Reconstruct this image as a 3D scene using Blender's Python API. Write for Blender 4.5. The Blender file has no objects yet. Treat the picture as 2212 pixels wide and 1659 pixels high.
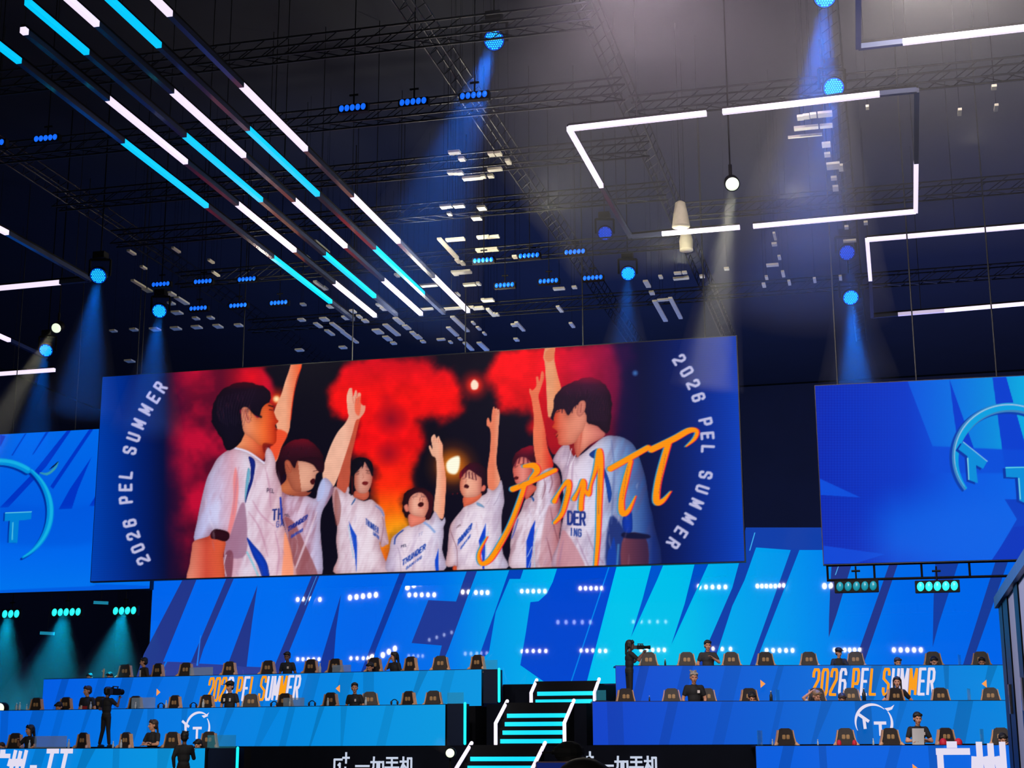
import bpy, bmesh, math, random
import numpy as np
from mathutils import Vector, Matrix
R = random.Random(7)
D = bpy.data; SC = bpy.context.scene; COL = SC.collection

# ------------------------------------------------------------------ camera
F = 3329.0; YAW = .2413; PITCH = .2305; ROLL = -.0035; EYE = 1.6
C0 = Vector((0, 0, EYE))
fw = Vector((-math.sin(YAW)*math.cos(PITCH), math.cos(YAW)*math.cos(PITCH), math.sin(PITCH)))
r0 = Vector((math.cos(YAW), math.sin(YAW), 0)); u0 = r0.cross(fw)
rt = r0*math.cos(ROLL)+u0*math.sin(ROLL); up = -r0*math.sin(ROLL)+u0*math.cos(ROLL)
cd = D.cameras.new('camera'); cam = D.objects.new('camera', cd); COL.objects.link(cam)
cam.matrix_world = Matrix(((rt.x, up.x, -fw.x, 0), (rt.y, up.y, -fw.y, 0), (rt.z, up.z, -fw.z, EYE), (0, 0, 0, 1)))
cd.sensor_width = 36; cd.lens = 36*F/2212; cd.clip_end = 300; cd.clip_start = .1
SC.camera = cam

def ray(px, py): return (fw*F+rt*(px-1106)-up*(py-829.5)).normalized()
def atY(px, py, Y):
    d = ray(px, py); return C0+d*(Y/d.y)
def atZ(px, py, Z):
    d = ray(px, py); return C0+d*((Z-EYE)/d.z)
def atP(px, py, p0, n):
    d = ray(px, py); return C0+d*((p0-C0).dot(n)/d.dot(n))
def proj(p):
    v = Vector(p)-C0; d = v.dot(fw); return 1106+F*v.dot(rt)/d, 829.5-F*v.dot(up)/d

# ------------------------------------------------------------------ world and view
w = D.worlds.new('world'); SC.world = w; w.use_nodes = True
w.node_tree.nodes['Background'].inputs[0].default_value = (.05, .09, .2, 1)
w.node_tree.nodes['Background'].inputs[1].default_value = .012
SC.view_settings.view_transform = 'Standard'; SC.view_settings.look = 'None'
SC.view_settings.exposure = 0; SC.view_settings.gamma = 1; SC.view_settings.use_curve_mapping = False
SC.cycles.use_denoising = True; SC.cycles.max_bounces = 4; SC.cycles.volume_bounces = 0
SC.cycles.diffuse_bounces = 1; SC.cycles.glossy_bounces = 2; SC.cycles.use_adaptive_sampling = True; SC.cycles.adaptive_threshold = .03; SC.cycles.transparent_max_bounces = 12
SC.cycles.sample_clamp_indirect = 4; SC.cycles.sample_clamp_direct = 60
SC.cycles.use_light_tree = True

def lamp(name, kind, loc, col, power, **k):
    l = D.lights.new(name, kind); l.color = col; l.energy = power
    o = D.objects.new(name, l); COL.objects.link(o); o.location = loc
    if 'aim' in k: o.rotation_euler = (Vector(k['aim'])-Vector(loc)).to_track_quat('-Z', 'Y').to_euler()
    for a in ('spot_size', 'spot_blend', 'shadow_soft_size', 'size', 'size_y', 'shape'):
        if a in k: setattr(l, a, k[a])
    return o
# house light: faces and desks of the stage lit from the front truss, warm white, and the work lamps up in the grid
for fx, tx, fe in ((-14, -24, 1), (-11, -16, 1), (-6, -9, .8), (-2, -3, 1), (3, 3, 1)):
    lamp('front_wash_lamp', 'SPOT', (fx, 15, 14), (1, .86, .74), 9000*fe, aim=(tx, 42.5, 1.6), spot_size=math.radians(25), spot_blend=.35, shadow_soft_size=.4)
# blue fill lights added out of sight behind the screens, to tint the dark hall
lamp('added_hall_fill', 'AREA', (-10, 62, 3), (.12, .28, 1), 5000, aim=(-10, 75, 14), size=14)
lamp('added_hall_fill', 'AREA', (-16, 54, 2), (.1, .25, 1), 1500, aim=(-16, 50, 20), size=12)
lamp('added_hall_fill', 'AREA', (8, 56, 2), (.35, .4, 1), 5500, aim=(6, 66, 16), size=10)

# ------------------------------------------------------------------ helpers
def s2l(c):
    c = np.asarray(c, float)/255.
    return np.where(c <= .04045, c/12.92, ((c+.055)/1.055)**2.4)
def lin(c): return tuple(float(v) for v in s2l(c))
MATS = {}
def mat(name, col=(128, 128, 128), rough=.6, metal=0, emit=0, ecol=None, noise=0, scale=8, bump=0, alpha=None, coat=0, spec=None):
    if name in MATS: return MATS[name]
    m = D.materials.new(name); m.use_nodes = True; nt = m.node_tree; b = nt.nodes['Principled BSDF']
    b.inputs['Base Color'].default_value = (*lin(col), 1); b.inputs['Roughness'].default_value = rough
    b.inputs['Metallic'].default_value = metal
    if spec is not None: b.inputs['Specular IOR Level'].default_value = spec
    if coat: b.inputs['Coat Weight'].default_value = coat; b.inputs['Coat Roughness'].default_value = .05
    if emit:
        b.inputs['Emission Color'].default_value = (*lin(ecol or col), 1); b.inputs['Emission Strength'].default_value = emit
    if noise or bump:
        tc = nt.nodes.new('ShaderNodeTexCoord'); n = nt.nodes.new('ShaderNodeTexNoise'); n.inputs['Scale'].default_value = scale
        nt.links.new(tc.outputs['Object'], n.inputs['Vector'])
        if noise:
            mx = nt.nodes.new('ShaderNodeMix'); mx.data_type = 'RGBA'
            l = lin(col); mx.inputs[6].default_value = (*[v*(1-noise) for v in l], 1); mx.inputs[7].default_value = (*[min(1, v*(1+noise)) for v in l], 1)
            nt.links.new(n.outputs['Fac'], mx.inputs[0]); nt.links.new(mx.outputs[2], b.inputs['Base Color'])
        if bump:
            bp = nt.nodes.new('ShaderNodeBump'); bp.inputs['Strength'].default_value = bump
            nt.links.new(n.outputs['Fac'], bp.inputs['Height']); nt.links.new(bp.outputs[0], b.inputs['Normal'])
    if alpha is not None:
        b.inputs['Alpha'].default_value = alpha
    MATS[name] = m; return m
def pict(name, gloss=.25, spec=.25, sampled=True):
    """LED surface: shows the colours stored on the mesh, under a slightly glossy cover"""
    m = D.materials.new(name); m.use_nodes = True; nt = m.node_tree; b = nt.nodes['Principled BSDF']
    a = nt.nodes.new('ShaderNodeVertexColor'); a.layer_name = 'Col'
    b.inputs['Base Color'].default_value = (.004, .004, .005, 1); b.inputs['Roughness'].default_value = gloss
    b.inputs['Specular IOR Level'].default_value = spec
    nt.links.new(a.outputs['Color'], b.inputs['Emission Color']); b.inputs['Emission Strength'].default_value = 1
    if not sampled: m.cycles.emission_sampling = 'NONE'
    return m
def link(o, parent=None):
    COL.objects.link(o)
    if parent: o.parent = parent
    return o
def tag(o, label=None, cat=None, group=None, kind=None):
    if label: o['label'] = label
    if cat: o['category'] = cat
    if group: o['group'] = group
    if kind: o['kind'] = kind
    return o
def empty(name, loc, rz=0, label=None, cat=None, group=None):
    o = D.objects.new(name, None); o.location = loc; o.rotation_euler.z = rz; o.empty_display_size = .1
    link(o); return tag(o, label, cat, group)
def children(o): return [c for c in list(o.children)]
def copy_tree(o, parent=None):
    c = o.copy(); link(c, parent)
    for ch in children(o): copy_tree(ch, c)
    return c
class MB:
    def __init__(s): s.v = []; s.f = []; s.m = []; s.c = None
    def add(s, vs, fs, mi=0):
        n = len(s.v); s.v += [tuple(v) for v in vs]; s.f += [tuple(i+n for i in f) for f in fs]; s.m += [mi]*len(fs); return s
    def box(s, c, d, mi=0, M=None, taper=(1, 1)):
        x, y, z = [k/2 for k in d]; tx, ty = taper
        vs = [Vector((sx*x*(tx if sz > 0 else 1), sy*y*(ty if sz > 0 else 1), sz*z)) for sz in (-1, 1) for sx, sy in ((-1, -1), (1, -1), (1, 1), (-1, 1))]
        if M: vs = [M @ v for v in vs]
        vs = [v+Vector(c) for v in vs]
        return s.add(vs, [(0, 3, 2, 1), (4, 5, 6, 7), (0, 1, 5, 4), (1, 2, 6, 5), (2, 3, 7, 6), (3, 0, 4, 7)], mi)
    def tube(s, a, b, ra, rb=None, n=8, mi=0, caps=True):
        a, b = Vector(a), Vector(b); rb = ra if rb is None else rb
        d = b-a
        if d.length < 1e-6: return s
        q = d.to_track_quat('Z', 'Y'); vs = []
        for p, r in ((a, ra), (b, rb)):
            for i in range(n):
                t = 2*math.pi*i/n; vs.append(p+q @ Vector((r*math.cos(t), r*math.sin(t), 0)))
        fs = [(i, (i+1) % n, n+(i+1) % n, n+i) for i in range(n)]
        if caps: fs += [tuple(range(n-1, -1, -1)), tuple(range(n, 2*n))]
        return s.add(vs, fs, mi)
    def ball(s, c, r, n=10, mi=0, M=None):
        r = Vector((r, r, r)) if isinstance(r, (int, float)) else Vector(r); c = Vector(c); m = n//2+1; vs = []; fs = []
        vs.append(Vector((0, 0, r.z)))
        for j in range(1, m):
            p = math.pi*j/m
            for i in range(n):
                t = 2*math.pi*i/n; vs.append(Vector((r.x*math.sin(p)*math.cos(t), r.y*math.sin(p)*math.sin(t), r.z*math.cos(p))))
        vs.append(Vector((0, 0, -r.z))); L = len(vs)-1
        for i in range(n): fs.append((0, 1+i, 1+(i+1) % n))
        for j in range(m-2):
            for i in range(n):
                a = 1+j*n+i; b = 1+j*n+(i+1) % n; fs.append((a, a+n, b+n, b))
        for i in range(n): fs.append((L, 1+(m-2)*n+(i+1) % n, 1+(m-2)*n+i))
        if M: vs = [M @ v for v in vs]
        return s.add([v+c for v in vs], fs, mi)
    def cap(s, a, b, ra, rb=None, n=10):
        rb = ra if rb is None else rb
        s.tube(a, b, ra, rb, n); s.ball(a, ra, n); s.ball(b, rb, n); return s
    def lathe(s, prof, n=20, c=(0, 0, 0), M=None, mi=0):
        vs = []; c = Vector(c)
        for r, z in prof:
            for i in range(n):
                t = 2*math.pi*i/n; v = Vector((r*math.cos(t), r*math.sin(t), z)); vs.append((M @ v if M else v)+c)
        k = len(prof); fs = [(j*n+i, j*n+(i+1) % n, (j+1)*n+(i+1) % n, (j+1)*n+i) for j in range(k-1) for i in range(n)]
        fs += [tuple(range(n-1, -1, -1)), tuple(range((k-1)*n, k*n))]
        return s.add(vs, fs, mi)
    def prism(s, pts, y0, y1, mi=0):
        """outline in x,z pushed from y0 to y1"""
        n = len(pts); vs = [(x, y0, z) for x, z in pts]+[(x, y1, z) for x, z in pts]
        return s.add(vs, [tuple(range(n)), tuple(range(2*n-1, n-1, -1))]+[(i, n+i, n+(i+1) % n, (i+1) % n) for i in range(n)], mi)
    def build(s, name, mats, parent=None, smooth=False, loc=None, bevel=0):
        me = D.meshes.new(name); me.from_pydata(s.v, [], s.f)
        for m in (mats if isinstance(mats, (list, tuple)) else [mats]): me.materials.append(m)
        if any(s.m): me.polygons.foreach_set('material_index', s.m)
        bm = bmesh.new(); bm.from_mesh(me); bmesh.ops.recalc_face_normals(bm, faces=bm.faces)
        if bevel:
            es = [e for e in bm.edges if len(e.link_faces) == 2 and e.calc_face_angle(0) > .5]
            bmesh.ops.bevel(bm, geom=es, offset=bevel, segments=2, affect='EDGES', clamp_overlap=True)
        bm.to_mesh(me); bm.free()
        if smooth: me.polygons.foreach_set('use_smooth', [True]*len(me.polygons))
        me.update(); o = D.objects.new(name, me); link(o, parent)
        if loc is not None: o.location = loc
        return o
BLK = mat('black_paint', (10, 10, 13), .6, noise=.3, spec=.12)
DARK = mat('dark_grey_metal', (24, 25, 30), .5, .1, noise=.2)
ALU = mat('aluminium', (120, 122, 128), .35, .8, noise=.15)

# stroke lettering: polylines in a 1 x 1 cell
GL = {
'0': [[(.1, .12), (.1, .88), (.25, 1), (.75, 1), (.9, .88), (.9, .12), (.75, 0), (.25, 0), (.1, .12)]],
'2': [[(.1, .72), (.1, .88), (.25, 1), (.75, 1), (.9, .88), (.9, .6), (.1, .12), (.1, 0), (.9, 0)]],
'6': [[(.9, .8), (.9, .88), (.75, 1), (.25, 1), (.1, .88), (.1, .12), (.25, 0), (.75, 0), (.9, .12), (.9, .45), (.75, .56), (.1, .56)]],
'1': [[(.3, .8), (.55, 1), (.55, 0)]],
'P': [[(.1, 0), (.1, 1), (.75, 1), (.9, .88), (.9, .55), (.75, .43), (.1, .43)]],
'E': [[(.9, 1), (.1, 1), (.1, 0), (.9, 0)], [(.1, .52), (.75, .52)]],
'L': [[(.1, 1), (.1, 0), (.9, 0)]],
'S': [[(.9, .78), (.9, .88), (.75, 1), (.25, 1), (.1, .88), (.1, .62), (.9, .4), (.9, .12), (.75, 0), (.25, 0), (.1, .12), (.1, .24)]],
'U': [[(.1, 1), (.1, .12), (.25, 0), (.75, 0), (.9, .12), (.9, 1)]],
'M': [[(.05, 0), (.05, 1), (.5, .2), (.95, 1), (.95, 0)]],
'R': [[(.1, 0), (.1, 1), (.75, 1), (.9, .88), (.9, .6), (.75, .5), (.1, .5)], [(.55, .5), (.92, 0)]],
'T': [[(0, 1), (1, 1)], [(.5, 1), (.5, 0)]],
'H': [[(.1, 0), (.1, 1)], [(.9, 0), (.9, 1)], [(.1, .5), (.9, .5)]],
'N': [[(.1, 0), (.1, 1), (.9, 0), (.9, 1)]],
'D': [[(.1, 0), (.1, 1), (.6, 1), (.9, .8), (.9, .2), (.6, 0), (.1, 0)]],
'A': [[(.05, 0), (.5, 1), (.95, 0)], [(.22, .35), (.78, .35)]],
'G': [[(.9, .8), (.75, 1), (.25, 1), (.1, .85), (.1, .15), (.25, 0), (.75, 0), (.9, .15), (.9, .5), (.55, .5)]],
'I': [[(.5, 0), (.5, 1)]],
'.': [[(.35, .3), (.65, .3)]],
' ': [],
'guang': [[(.42, .98), (.62, .98)], [(.08, .8), (1, .8)], [(.14, .8), (.14, .35), (0, 0)]],
'zhou': [[(.22, 1), (.22, .35), (.08, 0)], [(.56, .96), (.56, .03)], [(.92, 1), (.92, 0)], [(.05, .62), (.03, .4)], [(.38, .62), (.42, .4)], [(.72, .62), (.76, .4)]],
'yi': [[(0, .5), (1, .5)]],
'jia': [[(.02, .72), (.5, .72), (.48, .1), (.36, .05)], [(.25, 1), (.22, .45), (0, 0)], [(.65, .75), (.65, .05)], [(.95, .75), (.95, .05)], [(.65, .72), (.95, .72)], [(.65, .1), (.95, .1)]],
'shou': [[(.1, .95), (.9, .95)], [(.1, .7), (.9, .7)], [(0, .42), (1, .42)], [(.5, .95), (.5, .05), (.35, 0)]],
'ji': [[(0, .75), (.45, .75)], [(.24, 1), (.24, 0)], [(.24, .65), (0, .25)], [(.24, .6), (.45, .4)], [(.58, .95), (.58, .3), (.48, 0)], [(.58, .93), (.85, .93), (.85, .1), (1, .1), (1, .25)]],
'plusone': [[(.75, .8), (0, .8), (0, 0), (.85, 0), (.85, .45)], [(.85, 1.15), (.85, .7)], [(.65, .92), (1.08, .92)], [(.3, .5), (.42, .6), (.42, .2)]],
}
GL['plusone'] = [[(.55, .8), (0, .8), (0, 0), (.8, 0), (.8, .4)], [(.85, 1.15), (.85, .62)], [(.62, .89), (1.08, .89)], [(.3, .5), (.42, .6), (.42, .2)]]
# ------------------------------------------------------------------ picture painting for the LED screens
def homog(src, dst):
    A = []; b = []
    for (x, y), (u, v) in zip(src, dst):
        A += [[x, y, 1, 0, 0, 0, -u*x, -u*y], [0, 0, 0, x, y, 1, -v*x, -v*y]]; b += [u, v]
    h = np.linalg.solve(np.array(A, float), np.array(b, float)); return np.append(h, 1).reshape(3, 3)
def smooth_poly(p, k=4, closed=True):
    p = np.array(p, float); n = len(p); out = []
    rng = range(n if closed else n-1)
    for i in rng:
        if closed: a, b, c, d = p[(i-1) % n], p[i], p[(i+1) % n], p[(i+2) % n]
        else: a, b, c, d = p[max(i-1, 0)], p[i], p[i+1], p[min(i+2, n-1)]
        for j in range(k):
            t = j/k; out.append(.5*((2*b)+(c-a)*t+(2*a-5*b+4*c-d)*t*t+(3*b-a-3*c+d)*t**3))
    if not closed: out.append(p[-1])
    return np.array(out)
class Crop:
    """coordinates read off an enlarged detail of the picture"""
    def __init__(s, x, y, k): s.x, s.y, s.k = x, y, k
    def __call__(s, *a): return [(s.x+u/s.k, s.y+v/s.k) for u, v in zip(a[0::2], a[1::2])]
def vnoise(x, y, seed=0):
    rs = np.random.RandomState(seed); g = rs.rand(64, 64)
    xi = np.floor(x).astype(int); yi = np.floor(y).astype(int); fx = x-xi; fy = y-yi
    fx = fx*fx*(3-2*fx); fy = fy*fy*(3-2*fy)
    G = lambda a, b: g[a % 64, b % 64]
    return (G(xi, yi)*(1-fx)+G(xi+1, yi)*fx)*(1-fy)+(G(xi, yi+1)*(1-fx)+G(xi+1, yi+1)*fx)*fy
def fbm(x, y, s, seed=0, o=4):
    r = 0; a = .5
    for k in range(o): r = r+a*vnoise(x/s, y/s, seed+k); s /= 2.1; a *= .5
    return r
class Canvas:
    def __init__(s, W, H, quad):
        """quad: the picture corners (bl, br, tr, tl) as measured; the canvas is the flat picture"""
        M = homog([(0, 0), (W-1, 0), (W-1, H-1), (0, H-1)], quad)
        j, i = np.mgrid[0:H, 0:W]; q = M @ np.stack([i.ravel(), j.ravel(), np.ones(W*H)])
        s.X = (q[0]/q[2]).reshape(H, W); s.Y = (q[1]/q[2]).reshape(H, W); s.W, s.H = W, H
        s.c = np.zeros((H, W, 3)); s.Mi = np.linalg.inv(M); s.step = abs(s.X[0, -1]-s.X[0, 0])/W
    def win(s, p, pad):
        p = np.array(p); x0, y0 = p.min(0)-pad; x1, y1 = p.max(0)+pad
        q = s.Mi @ np.array([[x0, x1, x1, x0], [y0, y0, y1, y1], [1, 1, 1, 1.]]); u = q[0]/q[2]; v = q[1]/q[2]
        a, b = max(0, int(u.min())), min(s.W, int(u.max())+2); c, d = max(0, int(v.min())), min(s.H, int(v.max())+2)
        return (slice(c, max(c, d)), slice(a, max(a, b)))
    def put(s, w, al, col):
        X, Y = s.X[w], s.Y[w]
        if callable(col): col = col(X, Y)
        if isinstance(col, (tuple, list)) and np.ndim(col) == 1: col = np.array(col, float)
        s.c[w] = s.c[w]*(1-al[..., None])+np.asarray(col, float)*al[..., None]
    def poly(s, p, col, soft=1.3, a=1, smooth=True, warp=0, ws=20, rim=None):
        p = smooth_poly(p) if smooth else np.array(p, float)
        w = s.win(p, soft*1.5+warp*2); X, Y = s.X[w], s.Y[w]
        if X.size == 0: return
        if warp: X = X+warp*(fbm(s.X[w], s.Y[w], ws, 11)-.5)*4; Y = Y+warp*(fbm(s.X[w], s.Y[w], ws, 23)-.5)*4
        d = np.full(X.shape, 1e9); ins = np.zeros(X.shape, bool); n = len(p)
        for i in range(n):
            ax, ay = p[i]; bx, by = p[(i+1) % n]; ex, ey = bx-ax, by-ay; L = ex*ex+ey*ey+1e-9
            t = np.clip(((X-ax)*ex+(Y-ay)*ey)/L, 0, 1); d = np.minimum(d, (X-ax-t*ex)**2+(Y-ay-t*ey)**2)
            if ay != by:
                ins ^= ((ay > Y) != (by > Y)) & (X < ex*(Y-ay)/(by-ay)+ax)
        d = np.sqrt(d)*np.where(ins, -1, 1)
        t = np.clip(.5-d/soft, 0, 1)
        if rim is None: rim = .26 if smooth and soft < 2.2 and a == 1 else 0
        if rim:
            ww = min(9, .22*min(np.ptp(p[:, 0]), np.ptp(p[:, 1]))); k = 1-rim*np.exp(np.minimum(d, 0)/max(1, ww))
            k = k*(1+.05*(fbm(s.X[w], s.Y[w], 5, 31)-.5))
            c = col(s.X[w], s.Y[w]) if callable(col) else np.array(col, float)*np.ones(d.shape+(3,))
            kk = np.stack([k**.7, k, k], -1); col = np.asarray(c)*kk
        s.put(w, a*t*t*(3-2*t), col)
    def line(s, p, wd, col, soft=1.2, a=1, smooth=True):
        """wd: full width, or a list of widths along the stroke"""
        p = np.array(p, float); ws = np.array(wd if isinstance(wd, (list, tuple)) else [wd]*len(p), float)
        if smooth and len(p) > 2:
            q = smooth_poly(np.column_stack([p, ws]), 5, False); p = q[:, :2]; ws = q[:, 2]
        w = s.win(p, ws.max()/2+soft); X, Y = s.X[w], s.Y[w]
        if X.size == 0: return
        d = np.full(X.shape, 1e9)
        for i in range(len(p)-1):
            ax, ay = p[i]; ex, ey = p[i+1]-p[i]; L = ex*ex+ey*ey+1e-9
            t = np.clip(((X-ax)*ex+(Y-ay)*ey)/L, 0, 1)
            d = np.minimum(d, np.sqrt((X-ax-t*ex)**2+(Y-ay-t*ey)**2)-(ws[i]*(1-t)+ws[i+1]*t)/2)
        s.put(w, a*np.clip(.5-d/soft, 0, 1), col)
    def glow(s, x, y, r, col, a=1, pw=2):
        w = s.win([(x, y)], r); X, Y = s.X[w], s.Y[w]; d = np.sqrt((X-x)**2+(Y-y)**2)/r
        s.put(w, a*np.clip(1-d, 0, 1)**pw, col)
    def text(s, txt, o, du, dv, wd, col, gap=.3, a=1, soft=1):
        """letters from point o; du one letter width, dv one letter height"""
        o = np.array(o, float); du = np.array(du, float); dv = np.array(dv, float)
        for k, ch in enumerate(txt):
            for pl in GL[ch]:
                s.line([o+du*(x+k*(1+gap))+dv*y for x, y in pl], wd, col, soft, a, smooth=False)
    def mesh(s, name, P, m, parent=None):
        """P: 4 world corners bl, br, tr, tl"""
        W, H = s.W, s.H; u = np.linspace(0, 1, W); v = np.linspace(0, 1, H); U, V = np.meshgrid(u, v)
        bl, br, tr, tl = [np.array(p) for p in P]
        co = (bl*(1-U[..., None])+br*U[..., None])*(1-V[..., None])+(tl*(1-U[..., None])+tr*U[..., None])*V[..., None]
        me = D.meshes.new(name); me.vertices.add(W*H); me.vertices.foreach_set('co', co.astype(np.float32).ravel())
        j, i = np.mgrid[0:H-1, 0:W-1]; a = (j*W+i).ravel(); q = np.stack([a, a+1, a+W+1, a+W], 1)
        n = len(q); me.loops.add(4*n); me.loops.foreach_set('vertex_index', q.astype(np.int32).ravel())
        me.polygons.add(n); me.polygons.foreach_set('loop_start', np.arange(0, 4*n, 4, dtype=np.int32))
        me.update(calc_edges=True); me.materials.append(m)
        at = me.color_attributes.new('Col', 'FLOAT_COLOR', 'POINT')
        c = np.ones((H*W, 4), np.float32); c[:, :3] = s2l(np.clip(s.c, 0, 255)).reshape(-1, 3); at.data.foreach_set('color', c.ravel())
        me.update(); o = D.objects.new(name, me); link(o, parent); return o
def grad(stops, axis='x'):
    xs = [k for k, _ in stops]; cs = np.array([c for _, c in stops], float)
    def f(X, Y):
        t = X if axis == 'x' else Y if axis == 'y' else X*axis[0]+Y*axis[1]
        return np.stack([np.interp(t, xs, cs[:, i]) for i in range(3)], -1)
    return f
def clothy(base, shade=(150, 90, 110), k=.35, s=22, seed=3):
    base = np.array(base, float); shade = np.array(shade, float)
    def f(X, Y):
        n = np.clip((fbm(X*1.6+Y*.5, Y*.45, s, seed)-.38)*3, 0, 1)*k
        b = base(X, Y) if callable(base) else base
        return b*(1-n[..., None])+shade*n[..., None]
    return f
def cloth2(fn, shade=(150, 90, 110), k=.35, s=22, seed=3):
    shade = np.array(shade, float)
    def f(X, Y):
        n = np.clip((fbm(X*1.6+Y*.5, Y*.45, s, seed)-.38)*3, 0, 1)*k
        return fn(X, Y)*(1-n[..., None])+shade*n[..., None]
    return f

def paint_main(cv):
    A = Crop(190, 780, 3.318); B = Crop(700, 730, 3.13); Cc = Crop(1000, 720, 3.072); E = Crop(1140, 740, 3.318)
    Fq = Crop(700, 960, 5.72); G = Crop(950, 960, 5.927); Dq = Crop(430, 800, 3.607)
    X, Y = cv.X, cv.Y
    n1 = fbm(X, Y, 60, 1); n2 = fbm(X, Y, 22, 9)
    base = grad([(200, (0, 62, 172)), (260, (0, 44, 140)), (320, (2, 26, 96)), (365, (8, 12, 52)), (420, (12, 8, 30)), (700, (10, 8, 24)), (1100, (11, 8, 28)), (1340, (10, 8, 40)),
                 (1400, (4, 14, 62)), (1470, (2, 26, 98)), (1540, (0, 44, 148)), (1610, (0, 64, 190))])(X, Y)
    cv.c[:] = base
    # red curtain of light on the left
    m = np.clip((X-352)/50, 0, 1)*np.clip((640-X)/60, 0, 1)*np.clip((Y-792)/8, 0, 1)*np.clip((1300-Y)/160, .25, 1)
    m *= .45+.8*np.clip((n1-.3)*2.2, 0, 1)
    m *= np.clip(1.15-.45*((X-400)/200)**2-(Y-800)/900, 0, 1)
    cv.put((slice(None), slice(None)), np.clip(m, 0, 1), (190, 12, 52))
    cv.glow(545, 815, 70, (235, 12, 30), .9, 1.2); cv.glow(420, 815, 60, (195, 14, 50), .6, 1.4); cv.glow(410, 940, 50, (180, 10, 50), .55); cv.glow(415, 1020, 45, (190, 10, 55), .5)
    cv.poly(A(1280, 40, 1700, 20, 1850, 10, 1850, 700, 1500, 600, 1330, 700, 1340, 200), (10, 8, 24), 16)
    # middle plume
    cv.poly(B(60, 330, 190, 140, 450, 112, 690, 118, 760, 200, 870, 240, 920, 380, 930, 480, 810, 560, 740, 545, 640, 590, 705, 680, 640, 760, 610, 880, 600, 1020, 540, 1100, 560, 1290, 470, 1310, 440, 1600, 360, 1600, 330, 1100, 310, 830, 190, 780, 210, 560, 60, 500),
            lambda x, y: grad([(760, (205, 8, 34)), (850, (250, 14, 16)), (960, (240, 10, 18)), (1050, (250, 40, 10)), (1095, (252, 96, 10)), (1150, (255, 150, 20)), (1230, (250, 90, 20))], 'y')(x, y)*(.84+.28*np.clip(fbm(x, y, 30, 5), 0, 1))[..., None], 34, warp=7, ws=30)
    cv.glow(845, 905, 42, (120, 4, 34), .8, 1); cv.glow(840, 980, 34, (130, 4, 34), .7, 1); cv.glow(835, 860, 30, (170, 6, 30), .5)
    cv.poly(B(660, 640, 740, 590, 830, 700, 740, 1000, 640, 1010, 610, 900, 690, 760), (10, 8, 24), 24, a=.9, warp=4)
    cv.glow(862, 1150, 45, (255, 170, 20), .75, 1)
    # right red haze
    cv.poly(Cc(160, 260, 250, 118, 420, 92, 800, 75, 1060, 66, 1110, 120, 1080, 350, 1060, 640, 900, 740, 560, 760, 540, 700, 450, 640, 440, 520, 330, 520, 240, 500, 200, 380),
            lambda x, y: grad([(1050, (250, 16, 22)), (1150, (235, 10, 26)), (1240, (190, 8, 46)), (1345, (95, 8, 60))])(x, y)*(.8+.35*np.clip(fbm(x, y, 34, 8), 0, 1))[..., None]*np.clip(1.1-(y-800)/420, .35, 1.1)[..., None], 30, warp=6, ws=30)
    cv.poly(Cc(1000, 66, 1130, 60, 1160, 200, 1150, 700, 1010, 700, 1050, 300), (14, 10, 62), 26, a=.7)
    for x, y, r, c in ((1025, 832, 40, (240, 20, 20)), (1025, 832, 22, (255, 60, 30)), (978, 1007, 66, (150, 60, 10)), (978, 1007, 44, (255, 140, 20)), (600, 864, 34, (250, 40, 15)), (598, 862, 14, (255, 150, 60))): cv.glow(x, y, r, c, .95, 1.2)
    cv.poly([(1017, 829), (1024, 820), (1033, 828), (1031, 840), (1020, 841)], (255, 225, 200), 4)
    cv.poly([(964, 1002), (974, 990), (992, 986), (992, 1010), (984, 1024), (968, 1020)], (255, 250, 225), 6)
    cv.glow(597, 862, 8, (255, 240, 190), 1, .6); cv.glow(1372, 806, 8, (70, 130, 200), .9, .8)
    for x, y in ((978, 1067), (988, 1066)): cv.glow(x, y, 3, (150, 20, 30))
    W1 = (222, 212, 232); SK = (236, 152, 122)
    # ---- second from left: raised arm, body, head
    def arm(p, c0=(244, 176, 148), c1=(226, 90, 60), horiz=True, **k):
        p = smooth_poly(p); x0, x1 = p[:, 0].min(), p[:, 0].max(); y0, y1 = p[:, 1].min(), p[:, 1].max()
        g = grad([(x0, c0), ((x0+x1)/2, c0), (x1, c1)]); cv.poly(p, lambda x, y: g(x, y)*(1-.10*fbm(x, y, 12, 2))[..., None], smooth=False, **k)
    # third person's arm, behind
    arm(B(215, 430, 240, 540, 262, 470, 272, 465, 275, 490, 240, 560, 208, 700, 180, 830, 172, 1000, 120, 1060, 85, 1010, 110, 880, 150, 760, 190, 650, 200, 560), (196, 84, 62), (226, 70, 44))
    jr = lambda p, **k: cv.poly(p, **k)
    # ---- third person
    jr(Fq(100, 620, 130, 520, 200, 560, 260, 600, 300, 520, 350, 620, 400, 665, 490, 700, 580, 680, 650, 730, 720, 790, 750, 870, 760, 1000, 800, 1210, 770, 1240, 710, 1270, 690, 1200, 700, 1290, 740, 1400, 785, 1600, 150, 1605, 170, 1400, 150, 1200, 160, 1000, 120, 830), col=cloth2(grad([(715, (206, 150, 150)), (735, (228, 210, 226)), (800, (232, 216, 228)), (835, (224, 196, 210))]), (170, 120, 140), .35, 16, 4))
    cv.poly(Fq(130, 620, 160, 560, 210, 760, 190, 960, 150, 1000, 130, 860), (140, 70, 62), 2, .6)
    cv.poly(Fq(308, 950, 350, 1040, 402, 1130, 410, 1300, 402, 1605, 376, 1330, 332, 1120), (24, 74, 196), smooth=False)
    cv.line(Fq(300, 1000, 330, 1200, 365, 1400), 2, (150, 196, 224), a=.8)
    cv.poly(Fq(335, 745, 385, 660, 385, 690, 350, 740), (60, 110, 180)); cv.line(Fq(640, 760, 700, 810, 738, 880), 2.4, (110, 130, 190))
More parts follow.
